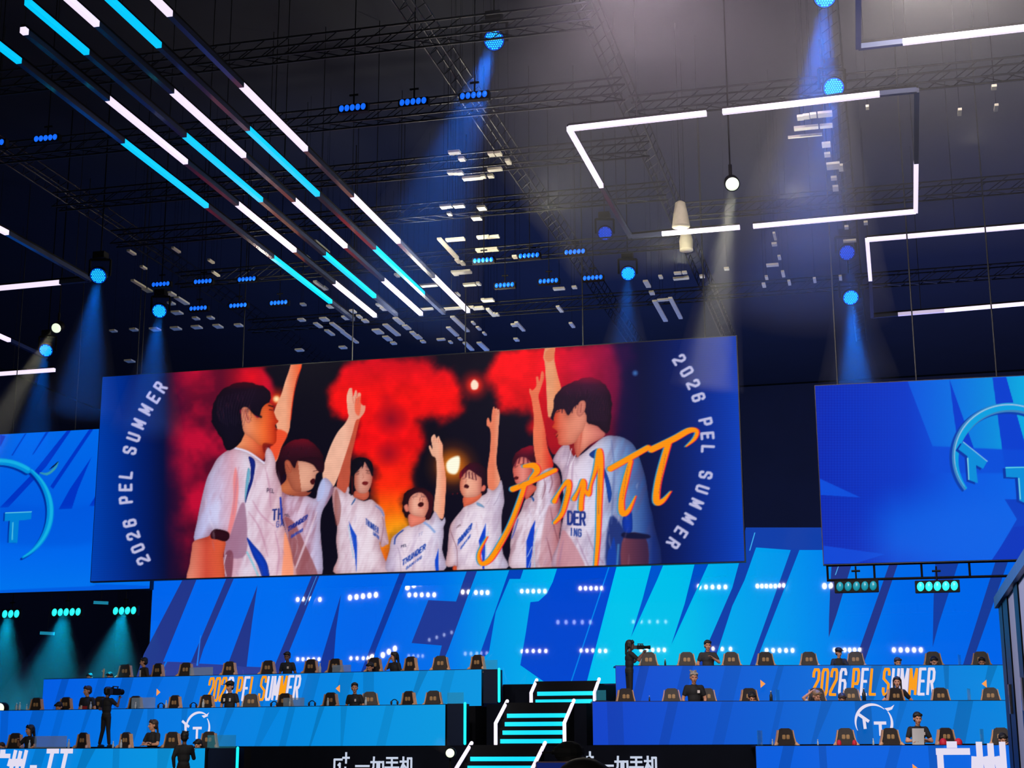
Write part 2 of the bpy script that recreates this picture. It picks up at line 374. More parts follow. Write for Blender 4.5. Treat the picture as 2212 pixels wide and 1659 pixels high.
    cv.line(Fq(700, 1230, 735, 1000, 720, 900), 1.6, (130, 80, 90), a=.6)
    cv.text('THUNDER', Fq(515, 985)[0], (2.8, 2.1), (.2, -12), 1.5, (36, 64, 150), .45); cv.text('GAMING', Fq(605, 1110)[0], (1.6, 1.4), (.3, -6), 1.1, (50, 76, 160), .4)
    cv.poly(Fq(335, 340, 345, 240, 375, 180, 440, 158, 520, 170, 580, 210, 606, 280, 600, 370, 560, 430, 560, 600, 330, 620, 312, 560, 312, 480, 330, 420), (13, 11, 26))
    cv.poly(Fq(390, 570, 540, 570, 550, 650, 490, 692, 400, 664, 365, 640), (206, 98, 74))
    cv.poly(Fq(372, 470, 380, 370, 430, 310, 470, 260, 500, 215, 540, 280, 590, 370, 595, 440, 570, 530, 540, 585, 500, 605, 440, 600, 392, 560), grad([(765, (206, 118, 96)), (778, (222, 160, 142)), (800, (216, 140, 122)), (806, (240, 110, 90))]), 1.2)
    for a in ((395, 350, 430, 330), (520, 320, 560, 330)): cv.line(Fq(*a), 1.6, (60, 30, 34), a=.8)
    for a in ((400, 372, 432, 362), (525, 352, 562, 360)): cv.line(Fq(*a), 1.5, (84, 50, 50), a=.8)
    cv.line(Fq(478, 360, 488, 410, 470, 420), 1.2, (176, 106, 92), a=.8)
    cv.poly(Fq(468, 478, 500, 455, 545, 468, 530, 500, 490, 502), (120, 30, 34), 1)
    cv.poly(Fq(470, 300, 500, 190, 440, 200, 380, 300, 372, 400, 345, 620, 320, 590, 320, 420, 345, 260, 450, 160), (14, 11, 26), 1.2); cv.line(Fq(520, 180, 560, 280, 596, 380), 4, (14, 11, 26)); cv.line(Fq(345, 400, 350, 610), 3, (60, 12, 20))
    # ---- second person
    arm(B(160, 500, 153, 400, 168, 345, 180, 338, 190, 345, 196, 395, 212, 352, 224, 372, 216, 430, 230, 372, 250, 380, 244, 430, 262, 455, 280, 460, 272, 505, 240, 545, 215, 560, 190, 650, 155, 760, 122, 860, 100, 925, 60, 1010, 10, 1010, -10, 940, 0, 860, 40, 740, 90, 640, 140, 580, 166, 530), (246, 186, 160), (240, 150, 124))
    cv.poly(B(212, 420, 250, 400, 240, 520, 210, 500), (236, 80, 50), 3, .7)
    for a in ((192, 395, 200, 440), (214, 400, 214, 440), (232, 410, 228, 450)): cv.line(B(*a), 1.2, (190, 90, 74), a=.7)
    jr(A(1385, 930, 1450, 965, 1560, 965, 1630, 985, 1650, 910, 1700, 835, 1762, 912, 1720, 1010, 1680, 1080, 1665, 1200, 1672, 1560, 1460, 1560, 1450, 1380, 1420, 1230, 1390, 1100, 1380, 1000), col=cloth2(grad([(605, (206, 176, 206)), (650, (216, 190, 214)), (700, (190, 190, 230))]), (140, 70, 90), .55, 20, 6))
    cv.poly(A(1410, 1120, 1480, 1160, 1545, 1290, 1650, 1545, 1540, 1550, 1470, 1500, 1440, 1260), (140, 72, 76), 3, .75)
    cv.line(A(1640, 1080, 1560, 1300, 1470, 1530), [2, 5, 3], (226, 204, 220), 2, .7)
    cv.poly(A(1660, 880, 1690, 840, 1700, 900, 1680, 980, 1640, 1000), (176, 190, 236), 4, .7)
    cv.text('THUNDER', A(1432, 1222)[0], (4.6, -3.0), (1.5, -9.5), 2.2, (28, 40, 130), .34); cv.text('GAMING', A(1455, 1268)[0], (3.2, -1.9), (1, -6), 1.6, (40, 60, 160), .36)
    cv.text('PEL', A(1408, 1110)[0], (3, .4), (.5, -4.5), 1.1, (70, 50, 70), .4)
    cv.poly(A(1378, 900, 1420, 850, 1440, 780, 1560, 930, 1600, 935, 1560, 968, 1450, 962, 1392, 935), grad([(605, (226, 130, 80)), (650, (170, 84, 66))]))
    cv.poly(A(1345, 760, 1365, 670, 1420, 595, 1500, 560, 1580, 565, 1650, 620, 1688, 690, 1684, 770, 1650, 800, 1420, 800, 1385, 870, 1352, 850), grad([(948, (120, 14, 36)), (968, (62, 12, 30)), (1000, (34, 10, 24))], 'y'), 1.6, warp=1.1, ws=7)
    cv.poly(A(1410, 722, 1440, 712, 1480, 768, 1505, 712, 1580, 720, 1640, 765, 1658, 790, 1636, 812, 1628, 850, 1620, 890, 1600, 920, 1550, 935, 1480, 930, 1445, 880, 1418, 800), lambda x, y: np.where((x > 645+(y-1010)*.12)[..., None], np.array((228, 166, 140.)), np.array((184, 100, 74.))), 1.3)
    cv.poly(A(1412, 728, 1440, 712, 1460, 750, 1455, 800, 1430, 790), (190, 96, 70)); cv.line(A(1425, 740, 1445, 780), 1.3, (110, 40, 36), a=.7)
    cv.poly(A(1500, 712, 1560, 690, 1680, 700, 1690, 790, 1650, 790, 1615, 745, 1560, 722), (40, 11, 28), 1.5)
    cv.line(A(1615, 790, 1650, 782), 1.6, (80, 40, 40), a=.8)
    cv.poly(A(1592, 862, 1612, 842, 1628, 850, 1620, 882, 1604, 884), (70, 14, 22), 1)
    # ---- fourth person
    arm(B(708, 738, 718, 728, 734, 752, 724, 682, 737, 656, 750, 655, 760, 678, 774, 662, 786, 690, 803, 728, 804, 800, 816, 880, 826, 980, 820, 1080, 812, 1190, 795, 1225, 745, 1180, 745, 1110, 757, 1010, 762, 900, 755, 815, 730, 795), (246, 180, 150), (250, 150, 116))
    for a in ((742, 700, 745, 670), (758, 705, 758, 675), (772, 710, 774, 685)): cv.line(B(*a), 1, (200, 106, 86), a=.7)
    jr(Fq(860, 1130, 900, 1100, 990, 1030, 1060, 1000, 1150, 990, 1240, 940, 1310, 920, 1350, 850, 1375, 830, 1450, 940, 1490, 900, 1500, 960, 1475, 1030, 1480, 1100, 1460, 1300, 1468, 1570, 800, 1590, 810, 1300, 830, 1180), col=cloth2(grad([(840, (206, 196, 226)), (870, (232, 214, 228)), (930, (232, 222, 238)), (958, (206, 206, 238))]), (160, 130, 170), .35, 14, 8))
    cv.poly(Fq(1368, 1440, 1412, 1290, 1418, 1565, 1378, 1566), (16, 70, 200), smooth=False)
    cv.line(Fq(870, 1230, 880, 1160, 920, 1105, 975, 1062), 3, (46, 70, 150)); cv.line(Fq(1235, 965, 1300, 1010, 1365, 1080), 5, (130, 160, 214), 2, .9)
    cv.line(Fq(910, 1270, 935, 1360, 950, 1580), 1.6, (150, 130, 160), a=.6)
    cv.text('THUNDER', Fq(965, 1500)[0], (5.4, -3.9), (1.6, -12), 2.2, (24, 60, 160), .36); cv.text('GAMING', Fq(1012, 1548)[0], (4.2, -3.1), (1.2, -6), 1.5, (50, 80, 170), .4)
    cv.text('PEL', Fq(950, 1275)[0], (3, -.7), (1, -5), 1.1, (60, 60, 90), .5); cv.text('TT', Fq(1165, 1140)[0], (3.4, -1.8), (.8, -6), 1, (150, 150, 190), .6)
    cv.poly(Fq(970, 700, 990, 610, 1050, 560, 1140, 530, 1240, 545, 1320, 600, 1352, 680, 1345, 780, 1310, 910, 1255, 930, 1040, 910, 995, 880, 965, 800), grad([(860, (30, 10, 20)), (920, (52, 12, 28)), (940, (70, 14, 30))]), 2, warp=1.2, ws=6)
    cv.poly(Fq(1050, 860, 1240, 890, 1235, 955, 1140, 1000, 1060, 1012), (240, 134, 112)); cv.poly(Fq(986, 765, 1030, 740, 1045, 820, 1012, 830), (226, 130, 110))
    cv.poly(Fq(1040, 760, 1055, 670, 1105, 615, 1180, 592, 1240, 620, 1282, 690, 1292, 780, 1262, 860, 1235, 898, 1160, 890, 1080, 862, 1045, 820), grad([(880, (226, 140, 118)), (895, (244, 180, 156)), (925, (236, 150, 126))]), 1.2)
    cv.poly(Fq(1158, 745, 1190, 712, 1232, 725, 1222, 762, 1180, 772), (66, 14, 20), 1); cv.line(Fq(1180, 700, 1188, 660), 1.3, (130, 60, 56)); cv.line(Fq(1216, 700, 1216, 675), 1.3, (130, 60, 56)); cv.line(Fq(1170, 788, 1228, 778), 1.8, (226, 120, 110))
    for a in ((1090, 650, 1150, 640), (1200, 635, 1250, 650)): cv.line(Fq(*a), 1.3, (120, 70, 66), a=.8)
    # ---- fifth person
    arm(B(1100, 590, 1102, 548, 1112, 540, 1128, 572, 1136, 500, 1146, 463, 1156, 478, 1166, 474, 1174, 484, 1186, 488, 1186, 560, 1180, 610, 1176, 700, 1166, 850, 1192, 970, 1160, 1030, 1112, 1022, 1104, 900, 1122, 760, 1126, 650, 1118, 608), (240, 130, 96), (246, 166, 134))
    for a in ((1150, 520, 1154, 490), (1162, 520, 1166, 492), (1174, 525, 1178, 498)): cv.line(B(*a), 1, (190, 90, 70), a=.7)
    jr(G(130, 1050, 180, 960, 270, 850, 320, 790, 430, 740, 520, 670, 600, 620, 610, 560, 680, 590, 740, 540, 790, 460, 825, 720, 800, 850, 790, 1000, 800, 1280, 810, 1400, 845, 1600, 230, 1625, 220, 1560, 80, 1555, 100, 1350, 110, 1200), col=cloth2(grad([(965, (226, 190, 198)), (990, (234, 218, 232)), (1060, (232, 220, 234)), (1090, (200, 196, 226))]), (160, 130, 166), .35, 14, 9))
    cv.poly(G(500, 1230, 590, 1005, 582, 1280, 572, 1605, 545, 1590, 540, 1420, 508, 1300), (14, 64, 200), smooth=False); cv.line(G(620, 1120, 590, 1300, 600, 1590), 2, (160, 200, 226), a=.8)
    cv.line(G(150, 1000, 130, 1080, 170, 1200, 220, 1350, 225, 1560), 1.5, (120, 70, 84), a=.7); cv.poly(G(475, 740, 540, 770, 570, 810, 480, 780), (130, 176, 220))
    cv.line(G(690, 780, 740, 700, 770, 620), 1.3, (150, 130, 160), a=.7); cv.line(G(600, 760, 640, 700), 1.3, (150, 130, 160), a=.6)
    cv.text('THUNDER', G(222, 1300)[0], (3.3, -4.0), (2.2, -13), 1.9, (24, 64, 170), .36); cv.text('GAMING', G(265, 1345)[0], (2.6, -3.4), (1.2, -6), 1.3, (50, 84, 180), .4); cv.text('PEL', G(215, 1075)[0], (2.4, -1.7), (.8, -4), .9, (110, 80, 90), .4)
    cv.poly(G(170, 1560, 215, 1560, 215, 1620, 172, 1620), (216, 84, 50), 1)
    cv.poly(G(250, 430, 262, 350, 320, 290, 400, 240, 480, 232, 550, 270, 592, 330, 596, 470, 580, 610, 530, 630, 480, 500, 300, 430), grad([(992, (150, 20, 40)), (1010, (70, 14, 36)), (1050, (34, 12, 30))]), 1.6, warp=1, ws=6)
    cv.poly(G(310, 660, 520, 620, 522, 680, 430, 752, 330, 792, 308, 800), (236, 112, 80)); cv.poly(G(525, 570, 560, 520, 588, 540, 575, 590, 535, 600), (232, 120, 100))
    cv.poly(G(255, 520, 268, 450, 300, 390, 370, 325, 420, 350, 490, 400, 535, 440, 535, 560, 525, 620, 480, 660, 400, 680, 310, 670, 264, 600), grad([(992, (236, 130, 100)), (1010, (242, 178, 150)), (1030, (236, 160, 136)), (1040, (214, 130, 112))]), 1.2)
    for k in range(5): cv.line(G(300+38*k, 330+12*k, 290+44*k, 405+12*k), 3, (66, 14, 34), 1.5, .75)
    cv.poly(G(308, 540, 332, 508, 372, 530, 362, 560, 322, 556), (70, 16, 24), 1); cv.line(G(330, 490, 342, 450), 1.2, (170, 90, 80), a=.8)
    for a in ((290, 440, 330, 432), (390, 430, 440, 450)): cv.line(G(*a), 1.5, (110, 60, 58), a=.8)
    # ---- sixth person
    arm(Cc(440, 388, 443, 365, 462, 378, 488, 345, 484, 292, 498, 288, 508, 318, 520, 256, 532, 254, 540, 290, 512, 380, 502, 420, 516, 500, 545, 640, 562, 760, 600, 870, 560, 960, 500, 930, 480, 830, 465, 700, 470, 560, 455, 440), (244, 120, 84), (214, 34, 30))
    jr(G(905, 1350, 910, 1200, 960, 1000, 1040, 850, 1100, 700, 1200, 650, 1270, 400, 1400, 300, 1500, 330, 1550, 480, 1530, 640, 1560, 800, 1550, 1000, 1530, 1200, 1565, 1580, 930, 1595), col=cloth2(grad([(1100, (226, 206, 222)), (1170, (232, 222, 238)), (1186, (212, 196, 220)), (1200, (196, 140, 150)), (1212, (150, 84, 96))]), (130, 70, 90), .4, 14, 12))
    cv.poly(G(1360, 900, 1420, 780, 1560, 1000, 1530, 1200, 1560, 1590, 1290, 1592, 1300, 1200), (190, 124, 132), 6, .6)
    for a in ((1420, 820, 1450, 1000, 1530, 1300), (1370, 1200, 1420, 1400, 1450, 1590), (1400, 330, 1440, 480, 1400, 620), (1330, 420, 1350, 560, 1310, 700)): cv.line(G(*a), [1, 3, 1.5], (120, 60, 76), 2, .6)
    cv.poly(G(1108, 1240, 1160, 1090, 1222, 965, 1204, 1200, 1192, 1300, 1160, 1595, 1108, 1595), (14, 62, 196), smooth=False); cv.line(G(1120, 1440, 1180, 1310), 1.2, (220, 224, 240)); cv.line(G(1130, 1590, 1185, 1420), 1.2, (200, 214, 240)); cv.line(G(1250, 1080, 1210, 1250, 1215, 1590), 2, (170, 204, 226), a=.8)
    cv.poly(G(1165, 650, 1210, 700, 1195, 730), (40, 90, 170)); cv.line(G(1000, 960, 960, 1100, 920, 1200), 2.5, (50, 70, 170), a=.8)
    cv.poly(G(1085, 560, 1140, 500, 1240, 550, 1190, 630, 1100, 705), (222, 100, 84))
    cv.poly(G(925, 300, 940, 180, 1000, 80, 1100, 30, 1190, 15, 1215, 140, 1245, 330, 1190, 420, 960, 330), grad([(968, (150, 14, 44)), (985, (76, 14, 36)), (1010, (40, 12, 30))], 'y'), 1.6, warp=1.1, ws=7)
    cv.poly(G(935, 340, 945, 280, 985, 200, 1040, 160, 1120, 180, 1180, 260, 1205, 340, 1190, 430, 1150, 500, 1080, 545, 990, 510, 955, 450), grad([(1108, (232, 110, 96)), (1130, (232, 140, 128)), (1150, (200, 90, 86))]), 1.2)
    for a in ((960, 280, 985, 190), (1010, 240, 1030, 150), (1070, 250, 1075, 150), (1130, 250, 1120, 150)): cv.line(G(*a), 3, (80, 14, 38), 2, .8)
    for a in ((960, 300, 1000, 275), (1030, 260, 1070, 250)): cv.line(G(*a), 1.5, (90, 40, 46), a=.8)
    cv.poly(G(950, 430, 975, 408, 1010, 420, 995, 448, 960, 450), (84, 18, 28), 1)
    # ---- seventh person (front right)
    arm(E(112, 110, 118, 60, 135, 22, 196, 22, 190, 110, 214, 230, 240, 340, 210, 430, 195, 540, 160, 552, 142, 500, 132, 300, 122, 150), (240, 160, 116), (246, 140, 92))
    cv.poly(E(120, 110, 135, 60, 190, 40, 190, 110, 150, 140), (216, 100, 60), 3, .5)
    cv.poly(E(130, 560, 180, 540, 200, 640, 240, 760, 180, 800, 140, 700), (170, 12, 30), 3, .85)
    body = lambda x, y: grad([(1195, (206, 176, 200)), (1230, (228, 210, 226)), (1290, (214, 212, 236)), (1318, (160, 176, 214)), (1345, (104, 140, 196)), (1385, (56, 92, 160)), (1412, (20, 44, 120))])(x, y)
    jr(E(180, 840, 240, 745, 300, 740, 330, 800, 350, 820, 400, 790, 540, 680, 620, 668, 700, 688, 770, 750, 825, 900, 850, 1000, 872, 1150, 905, 1300, 910, 1640, 215, 1640, 230, 1400, 262, 1200, 252, 1050, 240, 930, 210, 880), col=cloth2(body, (100, 70, 110), .35, 22, 14))
    cv.poly(E(230, 1430, 270, 1350, 420, 1640, 215, 1640), (190, 120, 130), 5, .7)
    cv.poly(E(590, 1250, 690, 1340, 700, 1420, 680, 1620, 560, 1620), (20, 40, 110), 6, .9); cv.poly(E(600, 1450, 620, 1400, 640, 1620, 570, 1620, 575, 1500), (12, 60, 170), 2, .8)
    cv.line(E(650, 1450, 640, 1610), 4, (90, 170, 220), 3, .6)
    cv.line(E(600, 700, 620, 900, 610, 1100, 600, 1300), [2, 4, 5, 2], (80, 100, 160), 3, .5)
    cv.poly(E(690, 1385, 845, 1395, 852, 1640, 680, 1640), grad([(1345, (110, 56, 74)), (1395, (60, 34, 66))]), 3); cv.poly(E(690, 1360, 860, 1375, 860, 1405, 690, 1400), (14, 18, 56), 4)
    cv.poly(E(680, 1260, 740, 1200, 748, 1350, 690, 1352), (12, 56, 176), 1.5)
    cv.poly(E(440, 800, 500, 760, 480, 830), (24, 62, 150)); cv.poly(E(535, 880, 575, 960, 602, 1080, 582, 1150, 560, 1020), (20, 72, 180), 1.5)
    cv.text('DER', E(285, 1300)[0], (11, .6), (.5, -27), 5, (28, 48, 130), .22); cv.text('ING', E(300, 1380)[0], (7, .8), (.3, -15), 3, (44, 70, 150), .3)
    for a in ((300, 790, 290, 900, 262, 1020), (330, 820, 318, 940, 320, 1040), (420, 1350, 480, 1500, 560, 1600), (350, 1400, 400, 1520, 440, 1610), (255, 1420, 235, 1520, 222, 1610)): cv.line(E(*a), [1.5, 4, 2], (150, 110, 146), 3, .5)
    cv.poly(E(300, 745, 345, 735, 350, 800, 325, 810), (150, 24, 34), 2); cv.line(E(345, 800, 300, 900), 1.3, (236, 226, 240)); cv.line(E(315, 760, 285, 880), 1.3, (236, 226, 240))
    cv.poly(E(330, 720, 350, 620, 420, 520, 440, 575, 500, 600, 556, 662, 450, 730, 385, 790, 352, 822), grad([(1240, (206, 92, 74)), (1262, (240, 150, 126)), (1300, (214, 120, 112))]))
    cv.line(E(392, 560, 382, 680, 365, 800), [2, 4, 2], (196, 84, 66), 2, .6)
    cv.poly(E(180, 470, 195, 390, 250, 320, 330, 280, 420, 250, 510, 270, 575, 330, 602, 430, 595, 540, 572, 650, 500, 600, 425, 575, 400, 520, 180, 560), grad([(816, (140, 16, 60)), (832, (64, 18, 50)), (860, (34, 16, 38))], 'y'), 2, warp=1.1, ws=8)
    cv.poly(E(185, 545, 205, 490, 240, 478, 262, 480, 290, 522, 330, 465, 360, 450, 420, 520, 402, 620, 372, 660, 330, 722, 260, 738, 222, 728, 214, 690, 200, 662, 212, 640, 192, 620, 174, 606, 190, 575), grad([(1195, (236, 74, 44)), (1210, (230, 110, 84)), (1230, (226, 134, 108)), (1260, (236, 150, 126))]), 1.2)
    cv.poly(E(350, 505, 366, 432, 398, 414, 417, 440, 404, 500, 372, 532), (216, 130, 112)); cv.line(E(385, 440, 378, 500), 2, (140, 60, 56), a=.7)
    for k in range(7): cv.line(E(205+24*k, 400, 198+24*k, 470+(k % 3)*16), [4, 2], (36, 14, 36), 1.5, .8)
    cv.line(E(205, 500, 230, 492), 1.6, (60, 22, 30)); cv.line(E(208, 648, 190, 655), 1.3, (120, 24, 24)); cv.line(E(214, 662, 204, 678), 2, (90, 16, 22))
    for k in range(12): cv.line(E(400+15*k, 300+8*k, 425+14*k, 440+6*k, 430+12*k, 560), 1.2, (70, 30, 60), 1, .35)
    # ---- first person (front left)
    arm(A(1452, 30, 1462, 4, 1528, 4, 1528, 50, 1502, 110, 1480, 200, 1458, 350, 1446, 480, 1424, 540, 1385, 620, 1350, 720, 1300, 720, 1310, 620, 1345, 560, 1355, 480, 1330, 400, 1345, 330, 1385, 240, 1412, 150, 1440, 70), (246, 170, 134), (252, 90, 44))
    cv.poly(A(1330, 500, 1430, 520, 1385, 620, 1350, 710, 1300, 700), (236, 64, 30), 4, .85); cv.line(A(1528, 40, 1478, 220, 1452, 420), 2, (255, 56, 24), 2, .8)
    jr(A(1000, 640, 1050, 618, 1150, 650, 1262, 728, 1268, 620, 1310, 635, 1342, 710, 1350, 800, 1385, 900, 1392, 1000, 1382, 1100, 1420, 1230, 1450, 1380, 1465, 1590, 955, 1590, 975, 1400, 985, 1290, 1010, 1260, 900, 1215, 860, 1262, 762, 1285, 782, 1150, 812, 1000, 850, 850, 885, 775, 930, 695), col=cloth2(grad([(415, (186, 190, 238)), (470, (206, 204, 238)), (500, (216, 170, 190)), (530, (222, 208, 226)), (600, (230, 200, 214)), (620, (240, 190, 196))]), (176, 116, 140), .4, 26, 15))
    cv.poly(A(1060, 760, 1080, 900, 1060, 1100, 1015, 1250, 1000, 1230, 1040, 1000, 1040, 850), (236, 120, 120), 4, .75)
    cv.poly(A(1100, 1020, 1130, 1060, 1135, 1380, 1000, 1400, 985, 1290, 1015, 1260, 1060, 1120), (150, 104, 134), 4, .8)
    cv.poly(A(985, 1380, 1040, 1380, 1020, 1590, 955, 1590), (120, 60, 80), 3, .85); cv.line(A(990, 1390, 975, 1460, 990, 1540), 2.5, (226, 210, 230), a=.7)
    cv.poly(A(1100, 640, 1160, 600, 1120, 500, 1060, 600), (238, 140, 96)); cv.poly(A(1115, 500, 1060, 612, 1140, 642, 1215, 685, 1262, 705, 1272, 600, 1250, 560, 1180, 520), grad([(512, (244, 160, 112)), (545, (236, 120, 76)), (572, (200, 60, 34))]))
    cv.line(A(1050, 622, 1150, 652, 1262, 730), 4, (222, 214, 238))
    cv.poly(A(885, 420, 900, 310, 940, 230, 1000, 180, 1100, 150, 1200, 162, 1285, 195, 1312, 245, 1300, 300, 1255, 340, 1245, 400, 1100, 345, 1102, 420, 1128, 510, 1070, 605, 1000, 642, 958, 560, 905, 475), grad([(826, (70, 10, 30)), (842, (26, 12, 30)), (900, (16, 12, 30))], 'y'), 1.8, warp=1.1, ws=8)
    cv.poly(A(1100, 345, 1140, 332, 1190, 385, 1225, 405, 1248, 335, 1290, 300, 1322, 312, 1332, 360, 1350, 410, 1366, 432, 1344, 455, 1345, 475, 1358, 492, 1348, 510, 1352, 540, 1342, 590, 1290, 605, 1230, 602, 1180, 560, 1120, 512, 1104, 440), grad([(525, (240, 158, 122)), (550, (238, 130, 80)), (570, (240, 106, 50)), (595, (214, 56, 24))]), 1.3)
    cv.poly(A(1105, 345, 1125, 335, 1150, 380, 1165, 430, 1145, 445, 1118, 405), (232, 140, 112)); cv.line(A(1125, 350, 1148, 420), 1.8, (130, 44, 36), a=.8)
    cv.poly(A(1255, 590, 1330, 600, 1290, 620, 1262, 660), (120, 20, 18), 3, .8)
    cv.line(A(1296, 318, 1326, 326), 2.6, (40, 10, 16)); cv.line(A(1300, 348, 1322, 352), 1.8, (70, 16, 20)); cv.line(A(1340, 492, 1356, 490), 1.8, (130, 20, 20)); cv.line(A(1200, 380, 1240, 400), 5, (18, 12, 28), 2, .9)
    for k in range(12): cv.line(A(940+24*k, 260-6*k, 930+20*k, 340, 960+14*k, 440+8*(k % 4)), 1.2, (60, 40, 70), 1, .35)
    cv.poly(A(760, 1290, 860, 1258, 915, 1225, 985, 1290, 970, 1400, 962, 1590, 720, 1590, 730, 1450, 744, 1350), grad([(408, (240, 150, 126)), (445, (206, 76, 58)), (480, (230, 96, 60))]), 1.5)
    cv.poly(A(905, 1205, 1000, 1222, 1014, 1262, 985, 1292, 930, 1280, 880, 1266), (46, 12, 26), 1.5)
    cv.poly(A(1152, 685, 1198, 720, 1184, 850, 1150, 950, 1128, 1020, 1136, 930, 1162, 850, 1166, 760), (22, 40, 140)); cv.poly(A(1146, 770, 1164, 800, 1142, 930, 1124, 1010, 1128, 900), (116, 190, 222), 1.5)
    cv.poly(A(1138, 1265, 1190, 1320, 1250, 1390, 1290, 1470, 1302, 1590, 1262, 1590, 1220, 1470, 1180, 1390), (14, 62, 200)); cv.line(A(1140, 1370, 1190, 1470, 1232, 1570), 4, (120, 196, 214), 2, .8)
    cv.poly(A(1410, 1230, 1440, 1300, 1468, 1430, 1465, 1590, 1390, 1590, 1400, 1400), (255, 150, 104), 4, .8)
    cv.text('TH', A(1322, 1140)[0], (8, -1.2), (1, -22), 3.4, (30, 44, 120), .5); cv.line(A(1380, 980, 1390, 1160), 4, (30, 56, 170)); cv.text('GA', A(1350, 1190)[0], (6, -1), (.4, -12), 2, (60, 70, 150), .5)
    cv.text('PEL', A(1282, 938)[0], (4, .6), (.4, -8), 1.5, (60, 44, 70), .4)
    for a in ((1180, 1000, 1240, 1100, 1330, 1180), (1150, 1080, 1230, 1200, 1290, 1400), (1080, 760, 1060, 900, 1040, 1100), (1270, 760, 1300, 900, 1310, 1050), (1340, 1220, 1370, 1380, 1350, 1550)): cv.line(A(*a), [1.5, 4, 2], (180, 120, 150), 3, .5)
    rs = random.Random(5)
    for (x0, y0, x1, y1, n) in ((460, 838, 555, 960, 34), (1200, 828, 1315, 930, 34), (602, 955, 690, 1010, 16), (1000, 1004, 1046, 1040, 10), (762, 992, 800, 1040, 8), (876, 1060, 930, 1095, 10)):
        cx, cy, rx, ry = (x0+x1)/2, (y0+y1)/2, (x1-x0)/2, (y1-y0)/2
        for _ in range(n):
            a = rs.uniform(math.pi*.95, math.pi*2.05); k = rs.uniform(.45, .92); x, y = cx+rx*k*math.cos(a), cy+ry*k*math.sin(a); L = rs.uniform(6, 14)*ry/50
            cv.line([(x, y), (x+rs.uniform(-2, 2)-math.cos(a)*2, y+L*.5), (x+rs.uniform(-3, 3), y+L)], [.6, 1.3, .4], rs.choice([(70, 30, 50), (10, 6, 14), (96, 34, 54), (40, 30, 60)]), 1, .4)
    for (x0, x1, y0, y1, n) in ((440, 610, 1000, 1240, 26), (725, 830, 1070, 1225, 16), (850, 950, 1150, 1225, 14), (985, 1080, 1110, 1220, 14), (1110, 1200, 1080, 1220, 16), (1215, 1380, 1000, 1215, 24), (625, 690, 1080, 1240, 12)):
        for _ in range(n):
            x, y = rs.uniform(x0, x1), rs.uniform(y0, y1); L = rs.uniform(12, 34); d = rs.uniform(-.5, .5)
            cv.line([(x, y), (x+d*L*.5+rs.uniform(-2, 2), y+L*.5), (x+d*L, y+L)], [.5, 3.5, .5], rs.choice([(150, 120, 160), (250, 240, 250), (180, 130, 150)]), 3, .22)
    # ---- brush lettering
    S = [((405, 882, 470, 878, 492, 915, 445, 965), [7, 13, 13, 5]), ((330, 1034, 450, 985, 612, 908), [12, 10, 9]), ((412, 1000, 370, 1130, 310, 1280, 240, 1410, 180, 1500, 128, 1530, 104, 1495, 112, 1440, 160, 1350), [9, 10, 10, 11, 11, 9, 7, 5, 2]),
         ((605, 1115, 640, 1050, 690, 985, 704, 1010, 686, 1100, 655, 1200, 606, 1258), [10, 5, 9, 11, 10, 9, 6]), ((735, 1100, 765, 1040, 792, 978, 802, 1005, 786, 1090, 782, 1165), [9, 5, 7, 11, 10, 10]),
         ((800, 1020, 832, 1070, 850, 1000, 880, 900, 902, 780, 914, 850, 905, 1100, 896, 1350, 880, 1550), [4, 9, 5, 8, 10, 12, 11, 9, 7]), ((975, 900, 1100, 830, 1228, 758), [12, 12, 11]),
         ((1112, 850, 1080, 970, 1052, 1100, 1056, 1190, 1095, 1180, 1145, 1080), [9, 12, 12, 13, 9, 2]), ((1250, 772, 1400, 700, 1500, 645, 1552, 650, 1536, 700, 1478, 752), [13, 13, 12, 8, 7, 2]), ((1362, 735, 1320, 880, 1290, 1010, 1284, 1115, 1325, 1112, 1380, 1048), [12, 13, 13, 14, 9, 2])]
    for off, c in ((-2.6, (40, 150, 200)), (2.4, (240, 30, 60)), (0, (255, 146, 8))):
        for p, wd in S: cv.line([(x+off, y) for x, y in Cc(*p)], wd, c, 1.5)
    for p in ((395, 1090, 330, 1260, 230, 1440), (690, 1040, 650, 1190), (905, 900, 900, 1200), (1095, 880, 1060, 1100), (1345, 800, 1300, 1060), (430, 960, 370, 1010)): cv.line(Cc(*p), 1, (120, 90, 90), 1, .8)
    # ---- curved lettering down both sides
    def arc(pts, txt, flip):
        P = np.array(pts)
        for k, ch in enumerate(txt):
            a = P[max(k-1, 0)]; b = P[min(k+1, len(P)-1)]; t = (b-a)/np.linalg.norm(b-a); n = np.array((t[1], -t[0]))
            o = P[k]-t*7-n*12; cv.text([ch], o, t*14, n*24.5, 6, (188, 186, 222), soft=1.6)
    arc(A(397, 1425, 358, 1342, 325, 1252, 300, 1162, 272, 995, 270, 905, 272, 815, 300, 640, 328, 545, 365, 450, 415, 348, 470, 262, 520, 188), '2026PELSUMMER', 0)
    arc(Cc(1435, 175, 1485, 255, 1528, 338, 1562, 425, 1610, 588, 1622, 680, 1625, 768, 1610, 940, 1588, 1035, 1550, 1130, 1500, 1230, 1447, 1318, 1395, 1392), '2026PELSUMMER', 0)

